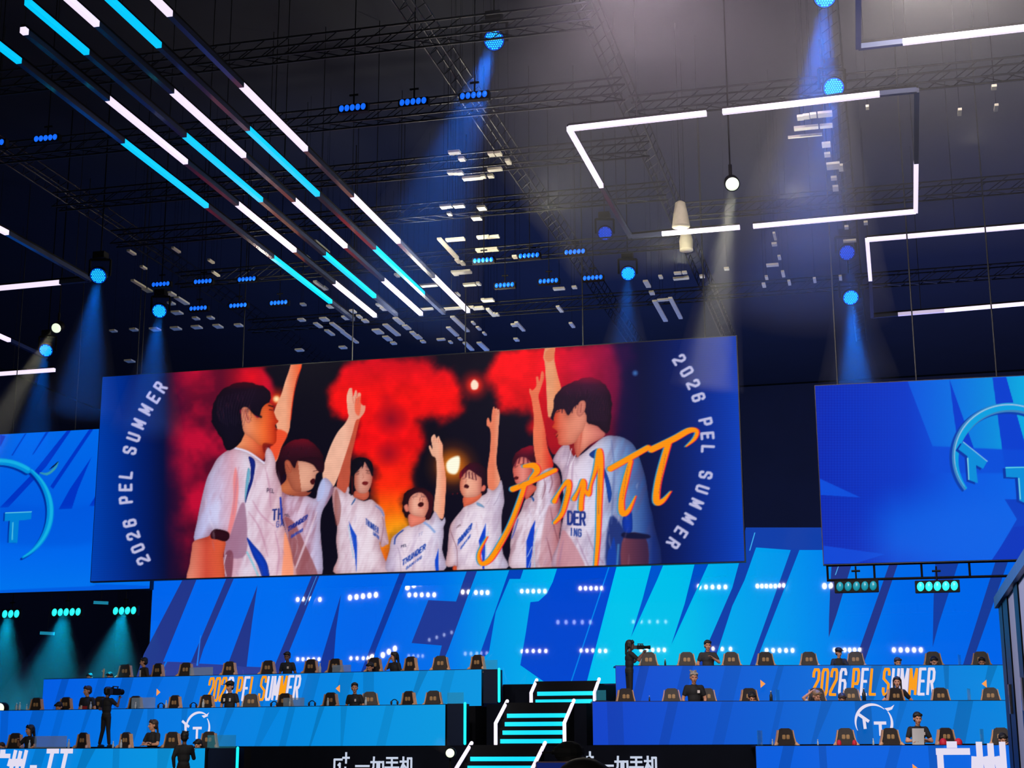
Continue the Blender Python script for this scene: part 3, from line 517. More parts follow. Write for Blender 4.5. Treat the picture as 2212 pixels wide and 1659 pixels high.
def soften(cv, k=.5):
    c = cv.c; p = np.pad(c, ((1, 1), (1, 1), (0, 0)), 'edge'); b = (p[:-2, 1:-1]+p[2:, 1:-1]+p[1:-1, :-2]+p[1:-1, 2:])/4
    cv.c = c*(1-k)+b*k
def bandpoly(cv, p, col, **k): cv.poly(p, col, smooth=False, **k)
def logo_screen(cv, cx, cy, rx, ry, cut, blue_in):
    """ring with a swallow-tail, drawn as a raised disc on the LED picture"""
    def ring(a0, a1, w, col, off=(0, 0), k=1., soft=1.5):
        t = np.radians(np.linspace(a0, a1, 40)); p = [(cx+off[0]+rx*k*math.cos(q), cy+off[1]-ry*k*math.sin(q)) for q in t]
        cv.line(p, w, col, soft, smooth=False)
    cv.glow(cx-30, cy+10, rx*1.5, blue_in, .35, .7)
    return ring
def paint_left(cv):
    X, Y = cv.X, cv.Y
    cv.c[:] = grad([(930, (0, 104, 232)), (1100, (0, 92, 226)), (1200, (0, 104, 236)), (1280, (0, 116, 238))], 'y')(X, Y)
    L = Crop(0, 900, 3.318); dk = (0, 52, 196)
    for p in ((40, 140, 0, 220, 0, 130), (180, 120, 190, 120, 90, 280, 80, 280), (330, 110, 350, 108, 240, 270, 232, 270), (480, 100, 510, 98, 330, 360, 60, 650, 0, 650, 240, 400), (640, 90, 670, 88, 380, 520, 360, 500), (656, 290, 560, 520, 515, 660, 420, 665, 500, 520), (690, 560, 690, 640, 640, 640)): bandpoly(cv, L(*p), dk, soft=1.2)
    cv.poly(L(0, 640, 420, 665, 690, 640, 690, 900, 0, 900), (0, 84, 218), 20, .5)
    for d, w, c in (((-4, 4), 14, (0, 40, 150)), ((0, 0), 15, (0, 140, 220)), ((2, -2), 7, (20, 176, 228))):
        t = np.radians(np.linspace(-62, 52, 30)); p = [(cv.lx+d[0]+112*math.cos(q), cv.ly+d[1]-112*math.sin(q)) for q in t]
        cv.line(p, [w*(.25+.75*math.sin(math.pi*(i+1)/32)) for i in range(30)], c, 1.6, smooth=False)
        t = np.radians(np.linspace(56, 120, 16)); p = [(cv.lx+d[0]+112*math.cos(q), cv.ly+d[1]-108*math.sin(q)) for q in t]
        cv.line(p, w, c, 1.6, smooth=False)
    cv.poly(L(280, 400, 340, 400, 390, 360, 420, 320, 400, 375, 340, 420), (60, 190, 226), 1.2); cv.poly(L(350, 380, 420, 318, 395, 352), (10, 20, 50), 1)
    for d, c in ((-3, (0, 50, 160)), (0, (0, 130, 214))):
        bandpoly(cv, [(x+d, y) for x, y in L(35, 690, 228, 680, 222, 735, 135, 745, 125, 905, 62, 905, 70, 748, 32, 750)], c)
    cv.line(L(40, 690, 226, 682), 1.5, (90, 200, 230)); cv.line(L(92, 760, 88, 880), 2, (90, 200, 230))
    cv.poly(L(0, 1265, 1090, 1235, 1090, 1215, 690, 1200, 640, 1215, 0, 1245), (0, 70, 210), 2, .5)
def paint_right(cv):
    X, Y = cv.X, cv.Y; Q = Crop(1600, 790, 3.016); T = Crop(2000, 850, 6.146)
    cv.c[:] = grad([(1760, (0, 40, 178)), (1960, (0, 56, 200)), (2060, (0, 84, 224)), (2212, (0, 100, 232))])(X, Y)
    cv.c[:] += (np.sin((X*.9+Y)*.55)*np.sin((X*.9-Y)*.55)*9*np.clip((2000-X)/180, 0, 1))[..., None]*np.array((.2, .8, 1))
    bandpoly(cv, Q(1085, 95, 2200, 55, 2200, 560, 1720, 548, 1250, 525), grad([(1960, (0, 84, 222)), (2060, (0, 110, 226)), (2150, (0, 140, 222)), (2212, (0, 168, 224))]))
    bandpoly(cv, Q(1360, 88, 1520, 540, 1420, 540, 1385, 300), (0, 58, 206)); bandpoly(cv, Q(1640, 78, 1730, 74, 1850, 500, 1850, 700, 1725, 700), (0, 62, 208))
    bandpoly(cv, Q(1250, 525, 1850, 550, 1850, 700, 1230, 700), (0, 74, 216), a=.8, soft=6)
    bandpoly(cv, Q(515, 735, 780, 858, 520, 842), (0, 76, 218)); bandpoly(cv, Q(540, 1172, 940, 1228, 740, 1290, 540, 1290), (0, 70, 214))
    cv.poly(Q(1000, 900, 1900, 900, 1900, 1300, 1000, 1300), (0, 98, 230), 120, .8)
    bandpoly(cv, Q(1720, 870, 1850, 870, 2100, 1040, 1850, 1040, 1640, 1270, 1800, 1000), (0, 62, 196)); bandpoly(cv, Q(1780, 1050, 1900, 1040, 1900, 1290, 1620, 1290), (0, 54, 190))
    cx, cy = T(1130, 860)[0]
    for d, w, c in (((-8, 5), 22, (0, 60, 170)), ((-3, 2), 20, (60, 130, 190)), ((0, 0), 15, (0, 158, 224)), ((-4, -4), 3, (150, 190, 226))):
        t = np.radians(np.linspace(215, 40, 60)); p = [(cx+d[0]+118*math.cos(q), cy+d[1]-112*math.sin(q)) for q in t]
        cv.line(p, [w*(.25+.75*min(1, i/24)) for i in range(60)], c, 1.6, smooth=False)
    for d, c in (((-6, 3), (0, 52, 166)), ((0, 0), (0, 140, 218))):
        bandpoly(cv, [(x+d[0], y+d[1]) for x, y in T(495, 640, 815, 900, 760, 1000, 665, 950, 690, 1190, 575, 1150, 550, 830, 430, 740)], c)
        bandpoly(cv, [(x+d[0], y+d[1]) for x, y in T(1055, 975, 1500, 965, 1500, 1100, 1380, 1100, 1380, 1480, 1240, 1420, 1220, 1115, 1065, 1110)], c)
    cv.line(T(497, 645, 815, 900), 2, (130, 190, 230)); cv.line(T(555, 860, 570, 1140), 2.5, (130, 210, 230)); cv.line(T(1060, 985, 1500, 975), 2, (110, 220, 230)); cv.line(T(1235, 1130, 1255, 1400), 2.5, (130, 210, 230))
# ------------------------------------------------------------------ hall shell
def struct(name, c, d, m):
    o = MB().box(c, d).build(name, m); o['kind'] = 'structure'; return o
HALL = mat('dark_hall_paint', (9, 13, 32), .85, noise=.3, scale=.6)
struct('floor', (-8, 38, -.1), (76, 96, .2), mat('black_floor', (12, 12, 16), .4, noise=.2))
struct('ceiling', (-8, 38, 21.6), (76, 96, .2), HALL)
struct('wall_back', (-8, 86.1, 10.7), (76, .2, 21.4), HALL); struct('wall_front', (-8, -10.1, 10.7), (76, .2, 21.4), HALL)
struct('wall_left', (-46.1, 38, 10.7), (.2, 96.4, 21.4), HALL); struct('wall_right', (30.1, 38, 10.7), (.2, 96.4, 21.4), HALL)

# ------------------------------------------------------------------ LED screens
LED = pict('led_picture', .6, .05, False); LEDW = pict('led_wall_glossy', .02, .5); LEDF = pict('led_fascia', .5, .1)
CASE = mat('screen_case', (10, 11, 15), .5, noise=.2)
class Flat:
    """coloured shapes on one plane: layered a few millimetres apart"""
    def __init__(s, p0, U, N, V=Vector((0, 0, 1))): s.p0 = Vector(p0); s.U = Vector(U).normalized(); s.V = V; s.N = Vector(N).normalized(); s.v = []; s.f = []; s.c = []; s.k = 0
    def px(s, x, y):
        p = atP(x, y, s.p0, s.N)-s.p0; return p.dot(s.U), p.dot(s.V)
    def add(s, pts, col, lift=None):
        n = len(s.v); z = s.k*.003 if lift is None else lift; s.k += 1
        for u, v in pts:
            s.v.append(s.p0+s.U*u+s.V*v+s.N*z); s.c.append(s2l(np.clip(np.array(col(u, v) if callable(col) else col, float), 0, 255)))
        s.f.append(tuple(range(n, n+len(pts)))); return s
    def addpx(s, pts, col): return s.add([s.px(x, y) for x, y in pts], col)
    def grid(s, u0, u1, v0, v1, nu, nv, col):
        z = s.k*.003; s.k += 1
        for j in range(nv):
            for i in range(nu):
                a, b = u0+(u1-u0)*i/nu, u0+(u1-u0)*(i+1)/nu; c, d = v0+(v1-v0)*j/nv, v0+(v1-v0)*(j+1)/nv
                s.add([(a, c), (b, c), (b, d), (a, d)], col, z)
        return s
    def stroke(s, pl, w, col):
        pl = [Vector(p) for p in pl]
        for i in range(1, len(pl)-1):
            if (pl[i]-pl[i-1]).normalized().dot((pl[i+1]-pl[i]).normalized()) < .3:
                s.stroke(pl[:i+1], w[:i+1] if isinstance(w, (list, tuple)) else w, col); s.k -= 1
                return s.stroke(pl[i:], w[i:] if isinstance(w, (list, tuple)) else w, col)
        z = s.k*.003; s.k += 1
        L = []; Rr = []
        for i, p in enumerate(pl):
            d = []
            if i > 0: d.append((p-pl[i-1]).normalized())
            if i < len(pl)-1: d.append((pl[i+1]-p).normalized())
            if len(d) == 2 and (pl[0]-pl[-1]).length < 1e-6: pass
            t = sum(d, Vector((0, 0)))
            if t.length < 1e-6: t = d[0]
            t.normalize(); n = Vector((-t.y, t.x)); k = 1/max(.5, abs(n.dot(Vector((-d[0].y, d[0].x)))))
            ww = (w[i] if isinstance(w, (list, tuple)) else w)/2
            ext = -t*ww*.6 if i == 0 else t*ww*.6 if i == len(pl)-1 else Vector((0, 0))
            L.append(p+n*ww*k+ext); Rr.append(p-n*ww*k+ext)
        for i in range(len(pl)-1): s.add([tuple(Rr[i]), tuple(Rr[i+1]), tuple(L[i+1]), tuple(L[i])], col, z)
        return s
    def word(s, chars, o, w, h, wd, col, gap=.35, shear=.12):
        x = o[0]
        for k, ch in enumerate(chars):
            cc = col[k] if isinstance(col, list) else col
            for pl in GL[ch]: s.stroke([(x+a*w+b*h*shear, o[1]+b*h) for a, b in pl], wd, cc)
            x += w*(1+gap) if ch != ' ' else w*.6
        return s
    def build(s, name, m, parent=None):
        me = D.meshes.new(name); me.from_pydata([tuple(v) for v in s.v], [], s.f); me.materials.append(m)
        at = me.color_attributes.new('Col', 'FLOAT_COLOR', 'POINT'); c = np.ones((len(s.c), 4), np.float32); c[:, :3] = np.array(s.c); at.data.foreach_set('color', c.ravel())
        me.update(); o = D.objects.new(name, me); link(o, parent); return o

# main screen, hung over the stage
Ym = 46.0; mx0, mz0, mw, mh = -25.607, 5.305+EYE, 21.366, 6.904
mP = [(mx0, Ym, mz0), (mx0+mw, Ym, mz0), (mx0+mw, Ym, mz0+mh), (mx0, Ym, mz0+mh)]
cv = Canvas(940, 318, [proj(p) for p in mP]); paint_main(cv)
soften(cv, .45)
cv.c *= (1-.03*np.sin(np.arange(cv.H)*1.9))[:, None, None]
ms = empty('led_screen', (mx0+mw/2, Ym+.2, mz0), 0, 'huge hanging LED screen showing seven players in white jerseys with raised arms before red smoke', 'screen')
def rel(o, root): o.location = o.location-root.location if root.rotation_euler.z == 0 else o.location; return o
def under(root, o):
    o.parent = root; bpy.context.view_layer.update() if False else None
    o.matrix_parent_inverse = root.matrix_basis.inverted() if False else (Matrix.Translation(root.location) @ Matrix.Rotation(root.rotation_euler.z, 4, 'Z')).inverted(); return o
o = cv.mesh('screen_picture', mP, LED); under(ms, o); o['label'] = 'lit picture of seven players cheering'
c = MB().box((mx0+mw/2, Ym+.13, mz0+mh/2), (mw+.06, .22, mh+.06))
for i in range(11): c.box((mx0+(i+.5)*mw/11, Ym+.32, mz0+mh/2), (.12, .16, mh))
under(ms, c.build('screen_case', CASE)); under(ms, MB().box((mx0+mw/2, Ym+.5, mz0+mh-.25), (mw, .2, .3)).build('hanging_bar', BLK))
for i in range(6):
    under(ms, MB().tube((mx0+1+i*(mw-2)/5, Ym+.5, mz0+mh-.2), (mx0+1+i*(mw-2)/5, Ym+.5, 21.5), .02, n=6).build('hanging_cable', DARK))

Yl = 46.9; lx0, lx1 = atY(-60, 1270, Yl).x, atY(323, 1272, Yl).x; lz0 = atY(100, 1278, Yl).z; lz1 = atY(100, 933, Yl).z
lP = [(lx0, Yl, lz0), (lx1, Yl, lz0), (lx1, Yl, lz1), (lx0, Yl, lz1)]
cv = Canvas(230, 190, [proj(p) for p in lP]); cv.lx, cv.ly = -3, 1105; paint_left(cv)
ls = empty('led_screen', ((lx0+lx1)/2, Yl+.2, lz0), 0, 'blue LED screen with half a ring emblem, partly behind the huge middle screen at left', 'screen')
under(ls, cv.mesh('screen_picture', lP, LED)); under(ls, MB().box(((lx0+lx1)/2, Yl+.13, (lz0+lz1)/2), (lx1-lx0+.05, .22, lz1-lz0+.05)).build('screen_case', CASE))
for i in range(3): under(ls, MB().tube((lx0+1+i*2.4, Yl+.2, lz1), (lx0+1+i*2.4, Yl+.2, 21.5), .02, n=6).build('hanging_cable', DARK))

Yr = 42.0; ra = .037; p = Vector((-1.769, Yr, 4.693+EYE)); U = Vector((math.cos(ra), math.sin(ra), 0)); rw, rh = 7.6, 4.893
rP = [p, p+U*rw, p+U*rw+Vector((0, 0, rh)), p+Vector((0, 0, rh))]
cv = Canvas(420, 270, [proj(q) for q in rP]); paint_right(cv)
rs = empty('led_screen', (p+U*rw/2+Vector((0, .2, 0))), 0, 'blue LED screen with a large raised ring emblem, hanging at the right', 'screen')
under(rs, cv.mesh('screen_picture', [tuple(q) for q in rP], LED))
Mr = Matrix.Rotation(ra, 4, 'Z'); cc = p+U*rw/2+Vector((0, .13, rh/2)); under(rs, MB().box(cc, (rw+.05, .22, rh+.05), M=Mr).build('screen_case', CASE))
for i in range(4): q = p+U*(.6+i*2.1)+Vector((0, .15, rh)); under(rs, MB().tube(q, (q.x, q.y, 21.5), .02, n=6).build('hanging_cable', DARK))
# pipe frame under the right screen, with its lamps
q0 = p+Vector((.05, .12, 0)); fr = empty('lamp_pipe', (q0.x, q0.y, q0.z-.42), 0, 'black pipe frame hanging under the blue right-hand screen', 'pipe')
PF = MB().tube(q0+Vector((0, 0, -.42)), q0+U*6.2+Vector((0, 0, -.42)), .035).tube(q0+Vector((0, 0, -.03)), q0+U*6.2+Vector((0, 0, -.03)), .03)
under(fr, PF.build('rail', BLK))
for k in range(6): q = q0+U*(.03+k*1.22); under(fr, MB().tube(q, q+Vector((0, 0, -.42)), .03).build('upright', BLK))

# LED wall behind the stage
Yb = 48.0; bx0, bx1 = atY(321, 1440, Yb).x, atY(2230, 1440, Yb).x; bz0, bz1 = atY(1200, 1478, Yb).z, atY(1613, 1156, Yb).z
fl = Flat((bx0, Yb, bz0), (1, 0, 0), (0, -1, 0)); LX = lambda x: fl.px(x, 1350)[0]
st = [(321, (0, 100, 236)), (600, (0, 108, 238)), (800, (0, 100, 232)), (950, (0, 112, 234)), (1050, (0, 150, 232)), (1200, (0, 180, 236)), (1330, (0, 196, 236)), (1480, (0, 190, 234)), (1560, (0, 168, 236)), (1700, (0, 150, 236)), (1850, (0, 120, 236)), (1950, (0, 104, 232)), (2230, (0, 98, 232))]
sx = [LX(a) for a, _ in st]; scol = np.array([c for _, c in st], float)
bcol = lambda u, v: [np.interp(u, sx, scol[:, i]) for i in range(3)]
fl.grid(0, bx1-bx0, 0, bz1-bz0, 60, 1, bcol)
H = Crop(300, 1200, 2.765); I = Crop(1000, 1150, 2.765); J = Crop(1600, 1100, 3.614)
nav = (34, 54, 138); nv2 = (10, 60, 168); nv3 = (0, 70, 206)
def ext(p, top=None): return p
for cr, p, c in ((H, (295, 105, 375, 105, 358, 148, 160, 635, 130, 760, -10, 760, 45, 590, 275, 148), nav), (H, (548, 115, 592, 115, 580, 142, 400, 560, 372, 650, 325, 640, 535, 143), nav),
    (H, (160, 635, 325, 640, 375, 647, 545, 655, 657, 665, 830, 672, 790, 780, 110, 760), (44, 62, 150)), (H, (722, 180, 690, 400, 657, 668, 545, 655), nav), (H, (1056, 100, 1102, 100, 1092, 124, 905, 590, 850, 720, 800, 720, 1045, 127), nav),
    (H, (1220, 235, 1190, 450, 1170, 720, 1075, 715), (20, 52, 150)), (H, (1585, 70, 1625, 70, 1610, 105, 1430, 560, 1380, 720, 1330, 720, 1570, 105), (14, 54, 156)),
    (H, (1740, 270, 1905, 278, 1985, 50, 2050, 50, 2030, 95, 1860, 560, 1800, 700, 1785, 690, 1820, 540, 1640, 525), (30, 56, 148)),
    (I, (310, 160, 392, 160, 352, 282, 288, 282, 205, 480, 165, 720, 90, 790, 150, 620), (6, 66, 186)), (I, (590, 160, 940, 160, 925, 208, 745, 905, 510, 905, 352, 795, 385, 600, 412, 420, 460, 415, 510, 370, 545, 300), nv3),
    (I, (1145, 150, 1220, 150, 1200, 205, 1165, 290, 1010, 630, 1080, 400), (0, 84, 206)), (I, (1400, 150, 1485, 150, 1470, 195, 1250, 675, 1330, 430), (0, 76, 196)),
    (J, (45, 150, 700, 150, 640, 325, 462, 325, 160, 1100, 110, 1240, 70, 1240, 395, 325, 125, 305, 35, 560, -60, 760, -215, 1240, -330, 1240, -60, 620, 0, 400), (16, 62, 168)),
    (J, (715, 380, 890, 380, 870, 430, 750, 830, 690, 1005, 692, 860, 702, 600), nav), (J, (1180, 380, 1245, 380, 1230, 425, 1000, 1100, 945, 1260, 915, 1260, 930, 1090), nav),
    (J, (1520, 380, 1715, 380, 1700, 420, 1545, 900, 1498, 1080, 1505, 700), (20, 60, 160)), (J, (2000, 370, 2105, 370, 2085, 410, 1830, 1130, 1790, 1260, 1720, 1260), (24, 58, 150))): fl.addpx(cr(*p), c)
fl.addpx(I(880, 200, 888, 200, 656, 905, 648, 905), (0, 130, 232)); fl.addpx(J(112, 190, 120, 190, 80, 330, 72, 330), (60, 170, 236)); fl.addpx(J(770, 430, 776, 430, 745, 520, 738, 520), (80, 170, 236))
fl.addpx(H(180, 635, 190, 635, 145, 720, 133, 720), (0, 110, 236)); fl.addpx(H(385, 480, 390, 480, 372, 660, 362, 660), (30, 120, 236)); fl.addpx(H(1078, 124, 1081, 124, 1010, 300, 1006, 300), (60, 150, 236)); fl.addpx(H(1055, 640, 1062, 640, 1050, 690, 1040, 690), (30, 120, 236))
fl.addpx([(1486, 1441), (1489, 1438), (1491, 1441), (1489, 1447)], (170, 200, 190)) if False else None
bw = empty('led_wall', ((bx0+bx1)/2, Yb+.2, bz0), 0, 'wide glossy blue LED wall with giant slanted letters behind the stage', 'screen')
under(bw, fl.build('screen_picture', LEDW)); under(bw, MB().box(((bx0+bx1)/2, Yb+.16, (bz0+bz1)/2), (bx1-bx0+.1, .26, bz1-bz0+.04)).build('screen_case', CASE))
for k in range(8):
    x = bx0+.8+k*(bx1-bx0-1.6)/7; under(bw, MB().box((x, Yb+.6, bz1/2), (.12, .12, bz1)).build('support_post', BLK))

# ------------------------------------------------------------------ stage tiers
TL, TR = math.radians(-8), math.radians(15.5)
class Wing:
    def __init__(s, ang, p, z, px_end, sgn):
        s.a = ang; s.U = Vector((math.cos(ang), math.sin(ang), 0)); s.N = Vector((math.sin(ang), -math.cos(ang), 0)); s.p = p; s.z = z; s.sgn = sgn
        q = s.at(px_end, 0); s.L = abs((q-p).dot(s.U))
        s.p0 = p if sgn > 0 else q   # left end
    def at(s, px, off):
        q = atP(px, proj(s.p+Vector((0, 0, s.z)))[1], s.p-s.N*off, s.N); return Vector((q.x, q.y, 0))
ROW = {}
for key, px, Yv, zt, dk, pe, a, sg in (('L1', 1040, 43, 3.71, 2.72, 96, TL, -1), ('L2', 962, 41, 2.69, 1.63, -70, TL, -1), ('L3', 443, 39, 1.56, .52, -70, TL, -1),
        ('R1', 1330, 43, 3.75, 2.72, 2225, TR, 1), ('R2', 1280, 41, 2.71, 1.63, 2225, TR, 1), ('R3', 1632.5, 39.3, 1.57, .52, 2235, TR, 1)):
    q = atP(px, {'L1': 1446, 'L2': 1522, 'L3': 1617, 'R1': 1438.6, 'R2': 1516, 'R3': 1612}[key], Vector((0, Yv, 0)), Vector((0, 1, 0)))
    if key[1] != '3': zt = q.z
    ROW[key] = Wing(a, Vector((q.x, q.y, 0)), zt, pe, sg); ROW[key].dk = dk
NAMES = {'1': 'top', '2': 'middle', '3': 'lowest'}; SIDE = {'L': 'left', 'R': 'right'}
DECK = mat('black_stage_deck', (8, 10, 16), .7, spec=.08, noise=.3, scale=2)
ORA = (250, 158, 20); WHT = (226, 220, 240)
def emblem(f, cx, cy, r):
    n = 40
    def arc(a0, a1, w0, w1, rr=1.):
        t = [math.radians(a0+(a1-a0)*i/n) for i in range(n+1)]
        f.stroke([(cx+r*rr*math.cos(q), cy+r*rr*math.sin(q)) for q in t], [w0+(w1-w0)*math.sin(math.pi*i/n) for i in range(n+1)], WHT)
    arc(205, 48, .03*r, .17*r); arc(36, -75, .05*r, .16*r)
    f.add([(cx+r*.55, cy+r*.78), (cx+r*.72, cy+r*.62), (cx+r*.98, cy+r*.72), (cx+r*1.12, cy+r*.98), (cx+r*.9, cy+r*.84)], WHT)
    f.stroke([(cx-.05*r, cy-.03*r), (cx+.55*r, cy-.03*r)], .17*r, WHT); f.stroke([(cx+.25*r, cy-.03*r), (cx+.25*r, cy-.68*r)], .17*r, WHT)
    f.stroke([(cx-.9*r, cy+.42*r), (cx-.42*r, cy+.08*r)], .17*r, WHT); f.stroke([(cx-.66*r, cy+.22*r), (cx-.62*r, cy-.3*r)], .17*r, WHT)
def tri(f, cx, cy, s): f.add([(cx-s*.06, cy+.11), (cx-s*.06, cy-.11), (cx+s*.08, cy)], (250, 160, 80))
for key, wg in ROW.items():
    lab = '%s desk front of the %s stage wing, lit blue' % (NAMES[key[1]].capitalize(), SIDE[key[0]])
    extra = {'L1': ' with orange and white lettering', 'R1': ' with orange and white lettering', 'L2': ' with a white ring emblem', 'R2': ' with a white ring emblem', 'L3': ' with white characters', 'R3': ' with white characters'}[key]
    root = empty('stage_desk', (wg.p0+wg.p0+wg.U*wg.L)/2+Vector((0, 0, wg.dk)), 0, lab+extra, 'desk', 'tiered stage desks'); wg.root = root
    h = wg.z-wg.dk+(.0); b0 = wg.dk-.02
    f = Flat((wg.p0.x, wg.p0.y, b0), wg.U, wg.N); L = wg.L; hh = wg.z-b0
    if key[0] == 'L': ends = [((0, 92, 226), (0, 150, 224)), ((0, 94, 226), (0, 152, 222)), ((0, 120, 226), (0, 152, 222))][int(key[1])-1]
    else: ends = [((0, 72, 206), (0, 142, 224)), ((0, 64, 200), (0, 136, 222)), ((0, 92, 220), (0, 104, 226))][int(key[1])-1]
    ca, cb = np.array(ends[0], float), np.array(ends[1], float); gc = lambda u, v, k=1., ca=ca, cb=cb, L=L: (ca+(cb-ca)*min(1, max(0, u/L)))*k
    f.grid(0, L, 0, hh, 40, 1, gc)
    rr = random.Random(ord(key[0])*7+int(key[1])); u = .4
    while u < L-1.4:
        w0 = rr.uniform(.15, .5); sl = rr.choice((.28, .34, .3, -.02)); k = rr.choice((.9, .86, .93)); w1 = w0*rr.choice((1, 1, .35))
        z = f.k*.003; f.k += 0
        f.add([(u, 0), (u+w1, 0), (u+w0+sl, hh), (u+sl, hh)], lambda a, b, k=k: gc(a, b, k), .003); u += rr.uniform(.8, 1.7)
    f.k = 3
    if key == 'L1' or key == 'R1':
        a, b = (447, 668) if key[0] == 'L' else (1752, 2026); ua, ub = f.px(a, 1490)[0], f.px(b, 1490)[0]; tl = ub-ua
        va = f.px(b, 1510 if key[0] == 'L' else 1500)[1]; vb = f.px(b, 1461 if key[0] == 'L' else 1446)[1]
        if key[0] == 'R': va -= .0
        va = max(va, .16); hgt = vb-va; cw = tl/15.6; cols = [ORA, ORA, ORA, WHT, WHT, ORA, WHT, ORA, WHT, ORA, WHT, WHT, ORA, WHT, WHT]
        if key[0] == 'R': cols = [ORA, ORA, ORA, WHT, WHT, ORA, WHT, ORA, WHT, ORA, WHT, WHT, ORA, WHT, WHT]
        f.word('2026 PEL SUMMER', (ua, va), cw*.78, hgt, cw*.33, cols, gap=.38, shear=.14)
        for x, y, s in (((354, 1496, 1), (741, 1488, -1)) if key[0] == 'L' else ((1643, 1478, 1), (2119, 1478, -1))): tri(f, *f.px(x, y), s)
    elif key[1] == '2':
        x, y, r = (430, 1572, .43) if key[0] == 'L' else (1886, 1561, .47); emblem(f, *f.px(x, y), r)
    else:
        if key == 'L3':
            x0, y0 = f.px(-22, 1672); f.word(['guang', 'zhou', '.'], (x0, y0), .55, .62, .12, WHT, gap=.12, shear=.2)
            x0, y0 = f.px(96, 1672); f.word('TT', (x0, y0), .34, .62, .13, WHT, gap=.4, shear=.2)
            tri(f, *f.px(180, 1668), 1)
        else:
            x0, y0 = f.px(2024, 1690); f.word(['guang', 'zhou'], (x0, y0), .82, .92, .16, WHT, gap=.12, shear=.0); tri(f, *f.px(1975, 1660), 1)
    under(root, f.build('led_front', LEDF))
    M = Matrix.Rotation(wg.a, 4, 'Z'); mid = wg.p0+wg.U*L/2
    bx = MB().box(mid-wg.N*.06+Vector((0, 0, (b0+wg.z)/2)), (L, .1, hh), M=M)
    under(root, bx.build('panel_body', CASE))
    under(root, MB().box(mid-wg.N*.36+Vector((0, 0, wg.z-.005)), (L, .7, .045), M=M).build('table_top', mat('dark_table_top', (22, 24, 30), .35, noise=.2)))
    for k in range(int(L/2.4)+1): under(root, MB().box(wg.p0+wg.U*(.25+k*(L-.5)/int(L/2.4))-wg.N*.5+Vector((0, 0, (wg.dk+wg.z)/2-.03)), (.06, .4, wg.z-wg.dk-.06), M=M).build('table_leg', BLK))
    # platform under this row (reaches forward of the desk)
    fd = .55; bd = 1.9 if key[1] == '1' else (ROW[key[0]+str(int(key[1])-1)].p-wg.p).dot(-wg.N)-fd-.03
    q = MB().box(mid+wg.N*(fd/2)-wg.N*bd/2+Vector((0, 0, wg.dk/2-.02)), (L+.1, fd+bd-.02, wg.dk-.04), M=M)
    wg.deck = q.build('stage_riser', DECK); tag(wg.deck, 'black platform carrying the %s desk row of the %s stage wing' % (NAMES[key[1]], SIDE[key[0]]), 'platform')

# centre: stepped platforms and the podium front with the white characters
def plat(x0, x1, y0, y1, z0, z1, label, lines=True):
    o = MB().box(((x0+x1)/2, (y0+y1)/2, (z0+z1)/2), (x1-x0, y1-y0, z1-z0)).build('stage_riser', mat('podium_black', (9, 13, 24), .8, spec=.06, noise=.25, scale=3)); tag(o, label, 'platform'); return o
xc0, xc1 = ROW['L1'].p.x+.3, ROW['R1'].p.x-.75
plat(xc0, xc1, 44.3, 47.9, 0, atY(1200, 1477, 44.3).z, 'highest black platform in the middle, right under the LED wall')
plat(ROW['L2'].p.x+.4, ROW['R2'].p.x-.75, 40.45, 42.22, 0, 1.6, 'black platform in the middle between the middle desk rows')
plat(ROW['L1'].p.x+.35, ROW['R1'].p.x-.7, 42.25, 44.28, 0, 2.72, 'black platform in the middle between the top desk rows')
xl = atY(516, 1640, 40.25).x; xr = ROW['R3'].p.x-.1
pf = plat(ROW['L3'].p.x+.85, xr, 40.1, 40.4, 0, 1.6, 'black podium front in the middle with white characters on both halves')
plat(-30, 6, 33.5, 38.3, 0, .28, 'low black stage apron before all the desks')
for k, (xa, ) in enumerate(((722,), (1250,))):
    f = Flat((0, 40.09, 0), (1, 0, 0), (0, -1, 0)); f.k = 1
    yb = 1674; x0, v0 = f.px(xa, yb); pw = (f.px(xa+100, yb)[0]-x0)/100
    g = (196, 206, 226)
    f.word(['plusone'], (x0, v0), 30*pw, .50, .055, g, shear=0); o = f.build('number_mark', LEDF); o.parent = pf; o['label'] = 'white framed number one with a plus sign, %s half' % ('left', 'right')[k]
    f = Flat((0, 40.09, 0), (1, 0, 0), (0, -1, 0)); f.k = 1; f.word(['yi', 'jia', 'shou', 'ji'], (f.px(xa+46, yb)[0], v0), 29*pw, .46, .055, g, gap=.12, shear=0)
    o = f.build('lettering', LEDF)
    o.parent = pf; o['label'] = 'white characters on the %s half' % ('left', 'right')[k]
wu = lambda o: o

